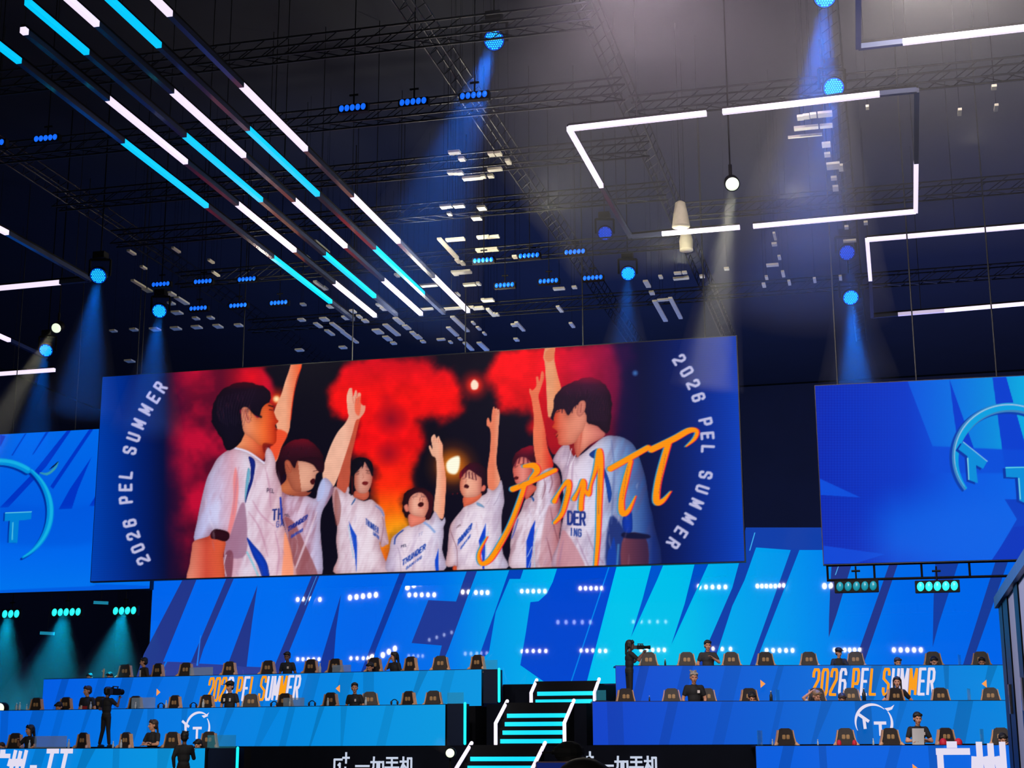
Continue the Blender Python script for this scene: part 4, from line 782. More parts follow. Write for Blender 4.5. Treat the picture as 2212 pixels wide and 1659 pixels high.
# stairs: three flights, cyan lit risers, white lit side rails
CY = mat('cyan_led', (0, 200, 236), .4, emit=1.0); CYT = mat('cyan_tube', (20, 232, 244), .4, emit=1.15); WL = mat('white_led', (232, 222, 244), .4, emit=1.0)
def stairs(xl, xr, y0, y1, z0, z1, n, glow, label):
    root = empty('lit_staircase', ((xl+xr)/2, y0, z0), 0, label, 'stairs', 'lit stairs up the middle of the stage')
    under(root, (lambda m: m)(MB()).build('x', BLK)) if False else None
    st = MB()
    dz = (z1-z0)/n; dy = (y1-y0)/n
    for k in range(n):
        st.box(((xl+xr)/2, y0+dy*k+(y1-y0-dy*k)/2, z0+dz*(k+.5)), (xr-xl, y1-y0-dy*k, dz))
    under(root, st.build('steps', mat('stair_black', (8, 10, 16), .5, spec=.1)))
    for k in range(n):
        if k in glow: under(root, MB().box(((xl+xr)/2+.02, y0+dy*k-.012, z0+dz*(k+.42)), (xr-xl-.2, .022, dz*.5)).build('riser_light', CY))
    for x in (xl, xr):
        s = MB(); zb = z0+.02; zm = z0+(z1-z0)*.5; yt = y1
        s.cap((x, y0-.05, zb), (x, y0-.05, zm), .05, n=8); s.cap((x, y0-.05, zm), (x, yt, z1+.05), .05, n=8)
        under(root, s.build('side_rail_light', WL))
    return root
def xat(px, py, Y): return atY(px, py, Y).x
stairs(xat(1095, 1515, 42.2), xat(1239, 1515, 42.2), 41.0, 42.24, 1.62, 2.75, 5, (0, 1, 2, 3), 'middle flight of black steps with four bright cyan risers')
stairs(xat(1159, 1475, 44.25), xat(1293.9, 1475, 44.25), 43.6, 44.28, 2.72, 3.4, 3, (0, 1), 'topmost flight with two cyan risers, under the LED wall')
stairs(xat(1018, 1600, 40.2), xat(1176.8, 1600, 40.2), 38.6, 40.24, .28, 1.62, 6, (1, 2, 3, 4), 'lowest flight of cyan steps, running out of the photo bottom')

# glass end panels with a cyan tube
GLS = mat('blue_tinted_glass', (60, 170, 200), .08, alpha=.3); GLA = mat('frosted_acrylic', (150, 180, 205), .3, alpha=.45)
def endbox(pxl, pxr, pt, ym, yb, Y, ptx, label, tube=True):
    a, b = atY(pxl, ym, Y), atY(pxr, ym, Y); zt, zm, zb = atY(pxl, pt, Y).z, a.z, atY(pxl, yb, Y).z
    root = empty('end_panel', ((a.x+b.x)/2, Y, zb), 0, label, 'panel', 'glass topped end panels')
    under(root, MB().box(((a.x+b.x)/2, Y+.3, (zm+zb)/2), (b.x-a.x, .6, zm-zb)).build('panel_body', mat('navy_panel', (8, 22, 48), .4, spec=.15)))
    under(root, MB().box(((a.x+b.x)/2, Y+.02, (zm+zt)/2), (b.x-a.x, .02, zt-zm)).build('glass_pane', GLS))
    if tube:
        x = atY(ptx, ym, Y).x; under(root, MB().cap((x, Y, zb+.05), (x, Y, zm), .038).build('light_tube', CYT))
endbox(1044, 1074, 1426, 1446, 1519, 42.6, 1078, 'narrow glass panel and cyan tube beside the top left desk')
endbox(966, 1001, 1496, 1520, 1610.5, 40.75, 1004.5, 'narrow glass panel and cyan tube beside the middle left desk')
endbox(447, 508, 1588, 1616, 1700, 39.2, 513.5, 'wide glass panel and cyan tube beside the lowest left desk')
endbox(1286, 1309, 1491, 1513, 1518, 42.1, 0, 'small blue glass panel right of the topmost stairs', False)
# ------------------------------------------------------------------ gaming chairs
TAN = mat('tan_leatherette', (206, 160, 124), .55, noise=.2, scale=20); CHB = mat('black_leatherette', (46, 40, 40), .5, noise=.3, scale=14); GOLD = mat('gold_patch', (170, 136, 92), .5, noise=.5, scale=60)
def make_chair(z0=1.0):
    r = empty('gaming_chair', (0, 0, 0))
    b = MB(); n = 10   # backrest: waisted wings, front faces -y
    out = [(-.15, .46), (-.27, .58), (-.29, .80), (-.25, .98), (-.20, 1.14), (-.175, 1.28), (-.13, 1.33), (.13, 1.33), (.175, 1.28), (.20, 1.14), (.25, .98), (.29, .80), (.27, .58), (.15, .46)]
    b.prism(out, .16, .25); b.prism([(-.29, .8), (-.25, .98), (-.2, .96), (-.2, .6), (-.27, .58)], .10, .16); b.prism([(.29, .8), (.27, .58), (.2, .6), (.2, .96), (.25, .98)], .10, .16)
    bk = b.build('backrest', CHB, r, bevel=.02)
    MB().prism([(-.295, .79), (-.25, .99), (-.205, 1.15), (-.18, 1.29), (-.205, 1.29), (-.235, 1.15), (-.285, .98), (-.325, .79)], .15, .26).build('side_trim', TAN, r)
    MB().prism([(.295, .79), (.25, .99), (.205, 1.15), (.18, 1.29), (.205, 1.29), (.235, 1.15), (.285, .98), (.325, .79)], .15, .26).build('side_trim', TAN, r)
    MB().box((-.055, .155, 1.14), (.085, .03, .1)).box((.055, .155, 1.14), (.085, .03, .1)).build('headrest_pad', GOLD, bk, bevel=.012)
    MB().box((0, -.02, .46), (.52, .5, .12)).build('seat', CHB, r, bevel=.03)
    for s in (-1, 1): MB().tube((s*.31, .02, .44), (s*.33, .02, .68), .025).box((s*.345, -.04, .71), (.09, .34, .05)).tube((s*.25, .14, 1.0), (s*.40, .02, .84), .045, .035).build('armrest', TAN, r)
    MB().tube((0, 0, .1), (0, 0, .42), .035).build('gas_lift', DARK, r)
    s = MB()
    for k in range(5): a = k*math.tau/5; s.tube((0, 0, .12), (.3*math.cos(a), .3*math.sin(a), .06), .025); s.ball((.3*math.cos(a), .3*math.sin(a), .032), .03, 6)
    s.build('star_base', BLK, r)
    for c in r.children: c.data.polygons.foreach_set('use_smooth', [False]*len(c.data.polygons))
    return r
proto = make_chair(); used = [False]
ORD = ['first', 'second', 'third', 'fourth', 'fifth', 'sixth', 'seventh', 'eighth', 'ninth', 'tenth']
CH = {'L1': [263, 331, 394, 487, 571, 663, 716, 801, 877, 947, 1022], 'L2': [69, 132, 209, 283, 367, 438, 539, 607, 705, 797, 872, 931], 'L3': [22, 166, 259, 363, 443],
      'R1': [1402, 1485, 1582, 1657, 1750, 1848, 2019, 2121], 'R2': [1356, 1451, 1527, 1624, 1766, 1840, 1943, 2037, 2142], 'R3': [1703, 1830, 1930, 2053, 2166]}
for key, xs in CH.items():
    wg = ROW[key]
    for i, x in enumerate(xs):
        c = proto if not used[0] else copy_tree(proto); used[0] = True
        off = 1.15; p = wg.at(x, off); lift = .09 if key[1] == '1' else 0
        c.location = (p.x, p.y, wg.dk-.04); c.rotation_euler.z = wg.a+R.uniform(-.25, .25)+(-.1 if i % 3 else .1); c.scale = (1.0, 1, 1.15)
        ordn = (ORD[i]+' from its left end') if i <= len(xs)//2 else (ORD[len(xs)-1-i]+' from its right end').replace('first from', 'last one at')
        tag(c, 'black and tan gaming chair behind the %s %s desk, %s' % (NAMES[key[1]], SIDE[key[0]], ordn), 'chair', 'gaming chairs behind the stage desks')

# desk dividers of clear acrylic
def divider(key, x0, x1, h, thin, label):
    wg = ROW[key]; a = wg.at(x0, .3); b = wg.at(x1, .3 if not thin else .7); M = None
    d = b-a; L = d.length; ang = math.atan2(d.y, d.x); mid = (a+b)/2
    o = MB().box((0, 0, h/2), (L, .015, h)).build('desk_divider', GLA if not thin else GLS); o.location = (mid.x, mid.y, wg.z+.018); o.rotation_euler.z = ang
    tag(o, label, 'divider', 'acrylic desk dividers')
for k, x0, x1, h, t, l in (('L1', 410, 460, .26, 0, 'hazy acrylic divider on the top left desk, nearest its left end'), ('L1', 718, 758, .22, 0, 'hazy acrylic divider in the middle of the top left desk'),
    ('L2', 284, 335, .32, 0, 'hazy acrylic divider behind the left cameraman, middle left desk'), ('L2', 612, 657, .24, 0, 'hazy acrylic divider below the white lettering, middle left desk'),
    ('L3', 74, 143, .33, 0, 'large hazy acrylic divider on the lowest left desk'), ('R1', 2071, 2076, .3, 1, 'thin edge-on glass divider near the right end of the top right desk'),
    ('R2', 1677, 1684, .3, 1, 'thin edge-on divider left of the blonde player, middle right desk'), ('R2', 2091, 2097, .32, 1, 'thin edge-on divider near the right end of the middle right desk'),
    ('R3', 1637, 1647, .36, 1, 'pale glass divider at the left end of the lowest right desk'), ('R3', 2119, 2126, .38, 1, 'thin edge-on divider right of the red cushioned chair')): divider(k, x0, x1, h, t, l)

# things on the desks
WB = mat('clear_bottle', (200, 215, 225), .2, alpha=.7)
def bottle(key, x, h, label, m=WB, off=.15):
    wg = ROW[key]; p = wg.at(x, off); r = h*.17
    o = MB().lathe([(r*.9, 0), (r, .01), (r, h*.6), (r*.45, h*.82), (r*.45, h)], 10).build('water_bottle', m, smooth=True); o.location = (p.x, p.y, wg.z+.018)
    tag(o, label, 'bottle', 'bottles on the stage desks'); c = MB().tube((0, 0, h), (0, 0, h+.02), r*.5).build('bottle_cap', mat('white_cap', (220, 225, 230), .4), o)
for k, x, h, l in (('L2', 36, .2, 'leftmost water bottle on the middle left desk'), ('L2', 43, .22, 'second water bottle from the left, middle left desk'), ('L2', 58, .16, 'short white bottle beside a pair of bottles, middle left desk'),
    ('L2', 196, .2, 'water bottle before the red-shirted person'), ('L2', 293, .16, 'water bottle before the hazy divider right of the left cameraman'), ('L2', 359, .2, 'water bottle before the chair under the orange triangle'),
    ('L2', 439, .22, 'water bottle under the orange figure two'), ('L2', 523, .15, 'squat bottle right of the person in the black cap'), ('L2', 626, .18, 'water bottle before the hazy divider below the lettering'), ('L2', 708, .2, 'water bottle left of the bare-headed staff member'), ('L2', 790, .2, 'water bottle right of the bare-headed staff member'),
    ('L1', 691, .26, 'tall bottle on the top left desk'), ('L3', 63, .2, 'pale blue bottle before the long-haired person'), ('L3', 148, .22, 'water bottle right of the large hazy divider'), ('L3', 244, .16, 'stout white bottle below the left cameraman'), ('L3', 261, .2, 'thin bottle below the left cameraman'),
    ('R1', 1437, .17, 'small dark bottle beside the right cameraman, top right desk'), ('R2', 1403, .12, 'low dark bottle right of the right cameraman'), ('R2', 1666, .24, 'dark bottle left of the thin divider'), ('R3', 1669, .13, 'pale bottle near the left end of the lowest right desk'), ('R3', 1767, .12, 'pale bottle left of the chair with red cushion corners'), ('R3', 1887, .14, 'pale bottle under the white emblem'), ('R2', 1867, .3, 'slim dark bottle beside the bowed head')):
    bottle(k, x, h, l, WB if 'dark' not in l else mat('dark_bottle', (30, 40, 46), .3))
def headset(key, x, label):
    wg = ROW[key]; p = wg.at(x, .3); s = MB()
    for k in range(10): a, b = math.pi*k/10, math.pi*(k+1)/10; s.tube((.09*math.cos(a), 0, .05+.1*math.sin(a)), (.09*math.cos(b), 0, .05+.1*math.sin(b)), .014, n=6)
    o = s.build('headset', BLK); o.location = (p.x, p.y, wg.z+.018); tag(o, label, 'headset', 'headsets lying on the desks')
    for q in (-1, 1): MB().ball((q*.09, 0, .06), (.03, .05, .06), 8).build('ear_cup', CHB, o)
for k, x, l in (('L2', 348, 'black headset left of the chair under the orange triangle'), ('L2', 418, 'black headset left of the orange figure two'), ('L2', 592, 'black headset left of the divider below the lettering'), ('L2', 674, 'black headset right of the divider below the lettering'), ('L2', 852, 'black headset near the right end of the middle left desk')): headset(k, x, l)

# ------------------------------------------------------------------ people
def remesh(mb, name, mats, parent, vox=.014, sm=2, color=None):
    me = D.meshes.new(name+'_src'); me.from_pydata([tuple(v) for v in mb.v], [], mb.f); me.update()
    o = D.objects.new(name, me); COL.objects.link(o)
    m = o.modifiers.new('r', 'REMESH'); m.mode = 'VOXEL'; m.voxel_size = vox; m.use_smooth_shade = True
    s = o.modifiers.new('s', 'SMOOTH'); s.iterations = sm; s.factor = .5
    dg = bpy.context.evaluated_depsgraph_get(); ev = o.evaluated_get(dg); nm = D.meshes.new_from_object(ev)
    o.modifiers.clear(); o.data = nm; D.meshes.remove(me); nm.name = name
    nm.materials.clear()
    for k in (mats if isinstance(mats, list) else [mats]): nm.materials.append(k)
    nm.polygons.foreach_set('use_smooth', [True]*len(nm.polygons)); o.parent = parent; return o
SKN = mat('skin', (206, 150, 122), .55, noise=.08); EYE_M = mat('eye', (30, 22, 22), .3); LIP = mat('lips', (150, 80, 74), .5)
CLOTH = {'black': mat('black_cotton', (24, 26, 32), .8, noise=.2), 'navy': mat('navy_cotton', (26, 32, 44), .8, noise=.2), 'white': mat('white_cotton', (220, 214, 214), .8, noise=.08), 'grey': mat('charcoal_cotton', (44, 44, 50), .8, noise=.15),
         'brown': mat('dark_jacket', (36, 30, 30), .8, noise=.2), 'red': mat('red_print', (150, 30, 44), .7, noise=.3), 'trousers': mat('black_trousers', (20, 21, 26), .8, noise=.2)}
HAIR = {'black': mat('black_hair', (20, 17, 19), .6, noise=.5, scale=60), 'silver': mat('silver_hair', (150, 144, 138), .6, noise=.4, scale=60), 'brown': mat('brown_hair', (56, 42, 36), .6, noise=.4, scale=60), 'blonde': mat('blonde_hair', (140, 112, 84), .6, noise=.4, scale=60)}
SHOE = mat('black_shoe', (16, 16, 18), .5)
V3 = Vector
def hand(mb, wr, d, side, curl=.5, up_=V3((0, 0, 1))):
    """palm at wrist wr, pointing along d, four fingers and a thumb"""
    d = d.normalized(); n = d.cross(up_)
    if n.length < .2: n = d.cross(V3((0, 1, 0)))
    n.normalize(); w_ = n; pn = w_.cross(d).normalized()
    for k in range(4):
        off = w_*((k-1.5)*.021); base = wr+d*.085+off; L = (.066, .078, .074, .056)[k]
        mb.cap(wr+d*.02+off*.7, base, .0135, .0115, 6)
        c1 = (d*math.cos(curl*.6)-pn*math.sin(curl*.6)); m1 = base+c1*L*.5; c2 = (d*math.cos(curl*1.5)-pn*math.sin(curl*1.5))
        mb.cap(base, m1, .0105, .0095, 6); mb.cap(m1, m1+c2*L*.5, .0095, .008, 6)
    t0 = wr+d*.03-w_*side*.03; t1 = t0+(d*.55-w_*side*.8-pn*.25).normalized()*.04; mb.cap(t0, t1, .013, .011, 6); mb.cap(t1, t1+(d*.85-w_*side*.4-pn*.3).normalized()*.032, .0105, .009, 6)
YT = {'L1': {196: 1453, 240: 1450, 311: 1419, 621: 1406, 801: 1429, 852: 1407}, 'L2': {188: 1480, 496: 1470, 766: 1473, 130: 1514}, 'L3': {63: 1564, 329: 1553, 4: 1602, 430: 1594},
      'R1': {1530: 1381, 1813: 1398, 1939: 1418, 2017: 1416, 2121: 1418}, 'R2': {1500: 1448, 1624: 1492, 1764: 1488, 1818: 1494, 1940: 1460}, 'R3': {1985: 1536, 2166: 1581}}
TOPZ = [None]
def person(loc, rz, label, shirt='black', hair='black', style='short', arms=None, head=(0, 0), h=1.72, legs=None, sleeve='short', lean=0, seat=False, female=False, trousers='trousers', scale=None, extra=None, skin=None, group=None):
    """front is -y. arms: ((elbow),(wrist)) for left (-x) and right (+x); head: (turn, nod)"""
    if TOPZ[0]: h = (TOPZ[0]-loc[2])/(1.785-(.42 if seat else 0))*1.72; TOPZ[0] = None
    k = h/1.72; r = empty('person', loc, rz, label, 'person', group); r.scale = (k, k, k)
    sk = skin or SKN; hz = .92 if not seat else .5
    sh = 1.40-.92+hz; sw = .16 if female else .178
    ly = lambda z: -lean*max(0, z-hz)
    hip = V3((0, 0, hz)); chest = V3((0, ly(sh-.12), sh-.12)); nk = V3((0, ly(sh)+.0, sh+.03)); hd = V3((0, ly(sh+.19)-.02-.06*head[1], sh+.215-.04*abs(head[1])))
    A = arms or (((-.27, .02, sh-.29), (-.24, -.06, sh-.54)), ((.27, .02, sh-.29), (.24, -.06, sh-.54)))
    b = MB(); shm = MB(); tr = MB()
    b.cap(nk-V3((0, 0, .04)), hd-V3((0, -.02, .06)), .055, .052)
    Mh = Matrix.Rotation(head[0], 4, 'Z') @ Matrix.Rotation(head[1]*.8, 4, 'X')
    HS = 1.17; H_ = lambda x, y, z: hd+Mh @ V3((x, y, z))*HS
    Mh_ = Mh; Mh = Mh @ Matrix.Scale(HS, 4)
    H_ = lambda x, y, z: hd+Mh @ V3((x, y, z))
    b.ball(H_(0, .012, .03), (.076, .092, .09), 14, M=Mh); b.ball(H_(0, -.022, -.035), (.058, .064, .075), 12, M=Mh); b.ball(H_(0, -.045, -.088), (.03, .03, .026), 8, M=Mh)
    b.cap(H_(0, -.083, .012), H_(0, -.105, -.028), .009, .015, 6); b.ball(H_(0, -.074, .035), (.05, .018, .012), 8, M=Mh)
    for s in (-1, 1): b.ball(H_(s*.078, .012, -.005), (.012, .022, .032), 8, M=Mh); b.ball(H_(s*.04, -.062, -.02), (.022, .02, .022), 6, M=Mh)
    b.cap(V3((0, ly(hz), hz)), chest, .08, .085); b.cap(V3((-.12, ly(sh), sh-.035)), V3((.12, ly(sh), sh-.035)), .05)
    shm.ball((0, ly(hz+.02), hz+.02), (.165, .12, .12), 12); shm.ball((0, ly(hz+.2), hz+.2), (.15 if female else .165, .118, .2), 12); shm.ball((0, ly(sh-.15), sh-.13), (.185 if not female else .165, .13, .17), 12)
    shm.cap(V3((-sw+.05, ly(sh), sh-.035)), V3((sw-.05, ly(sh), sh-.035)), .075); shm.cap(V3((0, ly(sh), sh-.02)), nk+V3((0, 0, -.01)), .09, .066)
    for s, (el, wr) in zip((-1, 1), A):
        S = V3((s*sw, ly(sh), sh-.03)); el = V3(el); wr = V3(wr)
        b.cap(S, el, .052, .042); b.cap(el, wr, .042, .027); hand(b, wr, (wr-el), s)
        e2 = S+(el-S)*(.62 if sleeve == 'short' else 1); shm.cap(S, e2, .072, .062 if sleeve == 'short' else .055)
        if sleeve == 'long': shm.cap(el, el+(wr-el)*.93, .055, .042)
    LG = legs or ([((-.1, 0, .5), (-.12, .02, .09)), ((.1, 0, .5), (.12, .02, .09))] if not seat else [((-.1, -.42, hz-.02), (-.11, -.4, .09)), ((.1, -.42, hz-.02), (.11, -.4, .09))])
    tr.ball((0, 0, hz-.02), (.158, .12, .12), 12)
    sb = []
    for s, (kn, an) in zip((-1, 1), LG):
        kn, an = V3(kn), V3(an); hp = V3((s*.085, 0, hz-.04)); b.cap(hp, kn, .07, .05); b.cap(kn, an, .05, .036); b.cap(an, an+V3((0, -.1, -.05)), .032, .03)
        tr.cap(hp, kn, .09, .066); tr.cap(kn, an+V3((0, 0, .03)), .064, .052); sb.append(an)
    remesh(b, 'body', sk, r, .0125, 2)
    remesh(shm, 'shirt', CLOTH[shirt], r, .018, 3); remesh(tr, 'trousers', CLOTH[trousers], r, .018, 2)
    for a in sb: MB().ball((a.x, a.y-.06, .045), (.05, .14, .045), 10).box((a.x, a.y-.05, .012), (.085, .24, .022)).build('shoe', SHOE, r, smooth=True)
    hm = MB(); hm.ball(H_(0, .028, .052), (.09, .1, .09), 14, M=Mh); hm.ball(H_(0, .05, .0), (.082, .075, .085), 12, M=Mh)
    for q in range(7): a = (q-3)*.023; hm.cap(H_(a, -.05, .125-abs(a)*.5), H_(a*1.15, -.094+abs(a)*.35, .06+(q % 3)*.012), .022, .009, 6)
    if style == 'spiky':
        for q in range(16): a = q*2.4; rr = .03+.05*((q*7) % 5)/5; hm.cap(H_(rr*math.cos(a), .02+rr*math.sin(a), .11), H_(rr*1.7*math.cos(a), .02+rr*1.7*math.sin(a), .165), .018, .005, 5)
    if style in ('long', 'tail'):
        for s in (-1, 1):
            if style == 'long': hm.cap(H_(s*.075, .02, .05), H_(s*.085, .01, -.2), .032, .022, 8)
        hm.cap(H_(0, .09, .03), H_(0, .12, -.2 if style == 'long' else -.14), .06 if style == 'long' else .032, .03, 8)
    remesh(hm, 'hair', HAIR[hair], r, .013, 1)
    e = MB()
    for s in (-1, 1): e.ball(H_(s*.032, -.079, .012), (.013, .006, .006), 8, M=Mh)
    e.build('eyes', EYE_M, r); MB().ball(H_(0, -.082, -.058), (.022, .01, .007), 8, M=Mh).build('mouth', LIP, r)
    if style == 'cap':
        cm = MB().ball(H_(0, .02, .075), (.1, .112, .075), 14, M=Mh).box(H_(0, -.12, .075), (.15, .11, .012), M=Mh); cm.build('cap', CLOTH['trousers'], r, smooth=False)
    if extra: extra(r, hd, sh, ly)
    return r
def on(key, x, off, zz=None):
    if x in YT[key]: TOPZ[0] = atP(x, YT[key][x], ROW[key].p-ROW[key].N*off, ROW[key].N).z
    wg = ROW[key]; p = wg.at(x, off); return (p.x, p.y, (wg.dk-.04) if zz is None else zz)
def logo_chest(u, wd=.06, c='white'):
    def f(r, hd, sh, ly): MB().box((u, -.138, sh-.13), (wd, .012, .07)).build('chest_print', CLOTH[c], r)
    return f
def stripe(r, hd, sh, ly):
    for u in (-.09, .09): MB().box((u, -.14, sh-.14), (.05, .012, .09)).build('chest_print', CLOTH['white'], r)
def camera_rig(name_pos, rz, label, s=1.):
    o = empty('video_camera', name_pos, rz, label, 'camera', None)
    MB().box((0, 0, 0), (.1*s, .26*s, .14*s)).build('camera_body', BLK, o, bevel=.01); MB().lathe([(.05*s, 0), (.055*s, .1), (.065*s, .16), (.06*s, .18)], 14, (0, -.12*s, 0), Matrix.Rotation(math.pi/2, 4, 'X')).build('lens', BLK, o, smooth=True)
    MB().box((.0, .0, .11*s), (.03, .2*s, .03)).box((0, -.08*s, .09*s), (.03, .02, .06)).box((0, .08*s, .09*s), (.03, .02, .06)).build('top_handle', DARK, o); MB().box((.1*s, -.02, .07*s), (.09*s, .02, .065*s)).build('viewfinder', BLK, o)
    MB().box((0, .19*s, 0), (.08*s, .12*s, .12*s)).build('battery', DARK, o); return o
rad = math.radians
# left wing, top row
person(on('L1', 196, .95, None), TL, 'person at the far left of the top row, only the bowed dark head showing', 'grey', seat=True, head=(.1, .3), h=1.6, arms=(((-.26, -.1, .8), (-.08, -.2, 1.05)), ((.26, -.1, .8), (.08, -.2, 1.05))))
person(on('L1', 240, 1.0), TL, 'person in the top left row stretching one arm up beside a chair', 'black', seat=True, head=(0, .5), h=1.6, arms=(((-.3, 0, 1.05), (-.26, -.05, 1.32)), ((.28, 0, .75), (.2, -.1, .9))))
person(on('L1', 311, 1.0), TL-.5, 'person in a dark jacket over a pale shirt, at the left LED wall edge', 'brown', seat=False, h=1.5, sleeve='long', head=(-.6, .1), extra=lambda r, hd, sh, ly: MB().box((0, -.135, sh-.2), (.08, .02, .3)).build('pale_undershirt', CLOTH['white'], r))
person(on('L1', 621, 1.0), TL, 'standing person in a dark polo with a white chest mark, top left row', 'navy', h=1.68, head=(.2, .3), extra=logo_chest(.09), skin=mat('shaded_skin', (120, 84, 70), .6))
person(on('L1', 801, 1.0), TL, 'dark-haired person sunk low in a chair, top left row', 'black', seat=True, h=1.66, head=(0, .4))
person(on('L1', 852, 1.0), TL-.3, 'person in a black tee holding a hand to the face, top left row', 'black', h=1.62, head=(-.7, .1), style='long', arms=(((-.3, -.1, 1.22), (-.1, -.14, 1.5)), ((.26, .02, 1.1), (.22, -.08, .88))))
# left wing, middle row
person(on('L2', 188, 1.0), TL, 'short-haired person in a dark shirt with red print, beside the left cameraman', 'navy', 'brown', h=1.62, head=(-.5, .1), extra=lambda r, hd, sh, ly: (MB().box((.03, -.14, sh-.3), (.16, .02, .16)).build('red_print', CLOTH['red'], r), MB().box((-.09, -.138, sh-.3), (.05, .02, .2)).build('white_print', CLOTH['white'], r)))
person(on('L2', 496, 1.0), TL, 'person in a black cap and black shirt with two pale marks, before the orange lettering', 'black', style='cap', h=1.66, head=(-.1, .15), extra=stripe)
person(on('L2', 766, 1.0), TL, 'bare-headed staff member in a black tee, right of the orange triangle', 'black', h=1.6, head=(.5, 0), extra=logo_chest(.09, .05))
person(on('L2', 130, .95), TL, 'person bent over the desk left of the red-printed shirt, hands showing', 'grey', seat=True, h=1.5, head=(0, .6), arms=(((-.26, -.1, .78), (-.12, -.22, .98)), ((.26, -.1, .78), (.1, -.22, 1.0))))
# left cameraman
cmx = on('L2', 231, -.28)
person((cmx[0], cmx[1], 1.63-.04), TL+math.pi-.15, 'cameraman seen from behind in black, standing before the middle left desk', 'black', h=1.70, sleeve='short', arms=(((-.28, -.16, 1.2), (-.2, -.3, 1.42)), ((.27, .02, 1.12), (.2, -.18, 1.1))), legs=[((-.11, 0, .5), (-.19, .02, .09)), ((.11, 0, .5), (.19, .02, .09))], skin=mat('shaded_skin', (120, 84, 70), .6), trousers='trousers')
camera_rig((cmx[0]+.24, cmx[1]+.02, 1.63+1.56), TL+math.pi, 'black video camera on the left cameraman\'s shoulder', 1.35)
# left wing, lowest row
person(on('L3', 63, 1.0), TL-.2, 'long-haired person in a black tee bending an arm, lowest left row', 'black', style='long', h=1.62, head=(-.4, .1), arms=(((-.34, -.1, 1.18), (-.2, -.24, 1.32)), ((.3, -.05, 1.16), (.1, -.2, 1.02))))
person(on('L3', 329, 1.0), TL-.2, 'person with tied hair and arms crossed in a black top, lowest left row', 'black', 'brown', style='tail', h=1.64, head=(-.5, 0), arms=(((-.27, -.08, 1.13), (.05, -.2, 1.17)), ((.27, -.08, 1.13), (-.04, -.22, 1.12))))
person(on('L3', 4, .95), TL, 'person in a white top cut off by the left photo edge', 'white', seat=True, h=1.5, head=(.2, .2), hair='brown')
person(on('L3', 430, .95), TL, 'person bowed over the lowest left desk beside the tan headrest', 'black', seat=True, h=1.5, head=(-.2, .6))
sil = atY(396, 1659, 36.2)
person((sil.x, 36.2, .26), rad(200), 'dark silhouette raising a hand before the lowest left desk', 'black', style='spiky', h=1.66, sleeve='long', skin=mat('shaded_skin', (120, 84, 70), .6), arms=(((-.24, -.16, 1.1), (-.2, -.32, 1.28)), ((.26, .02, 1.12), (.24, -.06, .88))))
# right wing, top row
person(on('R1', 1530, 1.0), TR-.1, 'black-haired person in a dark tee clapping hands, top right row', 'grey', h=1.6, head=(.1, .1), arms=(((-.28, 0, 1.14), (-.24, -.06, .9)), ((.29, -.08, 1.16), (.1, -.25, 1.28))))
person(on('R1', 1813, 1.0), TR, 'person in a black cap and dark tee crossing arms, top right row', 'black', style='cap', h=1.5, head=(.2, .2), arms=(((-.27, -.08, 1.13), (.04, -.2, 1.18)), ((.27, -.08, 1.13), (-.04, -.22, 1.14))))
person(on('R1', 1939, .95), TR, 'person low behind the bright reflections, top right row', 'black', seat=True, h=1.55, head=(0, .3), hair='brown')
person(on('R1', 2017, .95), TR, 'person leaning hands to the face, second chair from the right in the top right row', 'white', seat=True, h=1.55, head=(0, .4), arms=(((-.22, -.16, .8), (-.04, -.2, 1.08)), ((.22, -.16, .8), (.04, -.2, 1.08))))
person(on('R1', 2121, .95), TR, 'person slumped in the rightmost chair of the top right row', 'black', seat=True, h=1.52, head=(-.4, .2))
# right wing, middle row
person(on('R2', 1500, 1.0), TR, 'silver-haired person in a black tee with a pale chest patch', 'black', 'silver', style='spiky', h=1.66, head=(0, .2), extra=logo_chest(.09, .06))
person(on('R2', 1624, .95), TR, 'person with dark hair over the face, hands to the forehead, middle right row', 'black', seat=True, h=1.56, head=(0, .6), arms=(((-.2, -.18, .8), (-.03, -.2, 1.02)), ((.2, -.18, .8), (.03, -.2, 1.02))))
person(on('R2', 1764, .95), TR, 'light-haired player in white leaning with an arm over the head', 'white', 'blonde', seat=True, h=1.62, head=(.4, .5), arms=(((-.33, -.02, 1.14), (-.12, 0, 1.3)), ((.28, -.05, .8), (.1, -.2, 1.0))))
person(on('R2', 1818, .92), TR, 'player with bowed brown head beside the light-haired one', 'black', 'brown', seat=True, h=1.56, head=(0, .7))
person(on('R2', 1940, 1.5), TR, 'long-haired person standing with hands on hips before the white letters', 'black', style='long', h=1.7, head=(-.3, 0), female=True, arms=(((-.38, .04, 1.14), (-.17, -.06, .96)), ((.38, .04, 1.14), (.17, -.06, .96))))
# right cameraman
cr = on('R1', 1359, -.28)
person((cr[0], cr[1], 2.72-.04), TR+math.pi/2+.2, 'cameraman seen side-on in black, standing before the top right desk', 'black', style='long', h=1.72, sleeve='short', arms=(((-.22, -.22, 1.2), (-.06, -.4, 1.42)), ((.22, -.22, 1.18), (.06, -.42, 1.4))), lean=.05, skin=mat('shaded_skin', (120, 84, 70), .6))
camera_rig((cr[0]+.33, cr[1]-.02, 2.72+1.52), TR+math.pi/2, 'compact video camera held up by the right cameraman', .8)
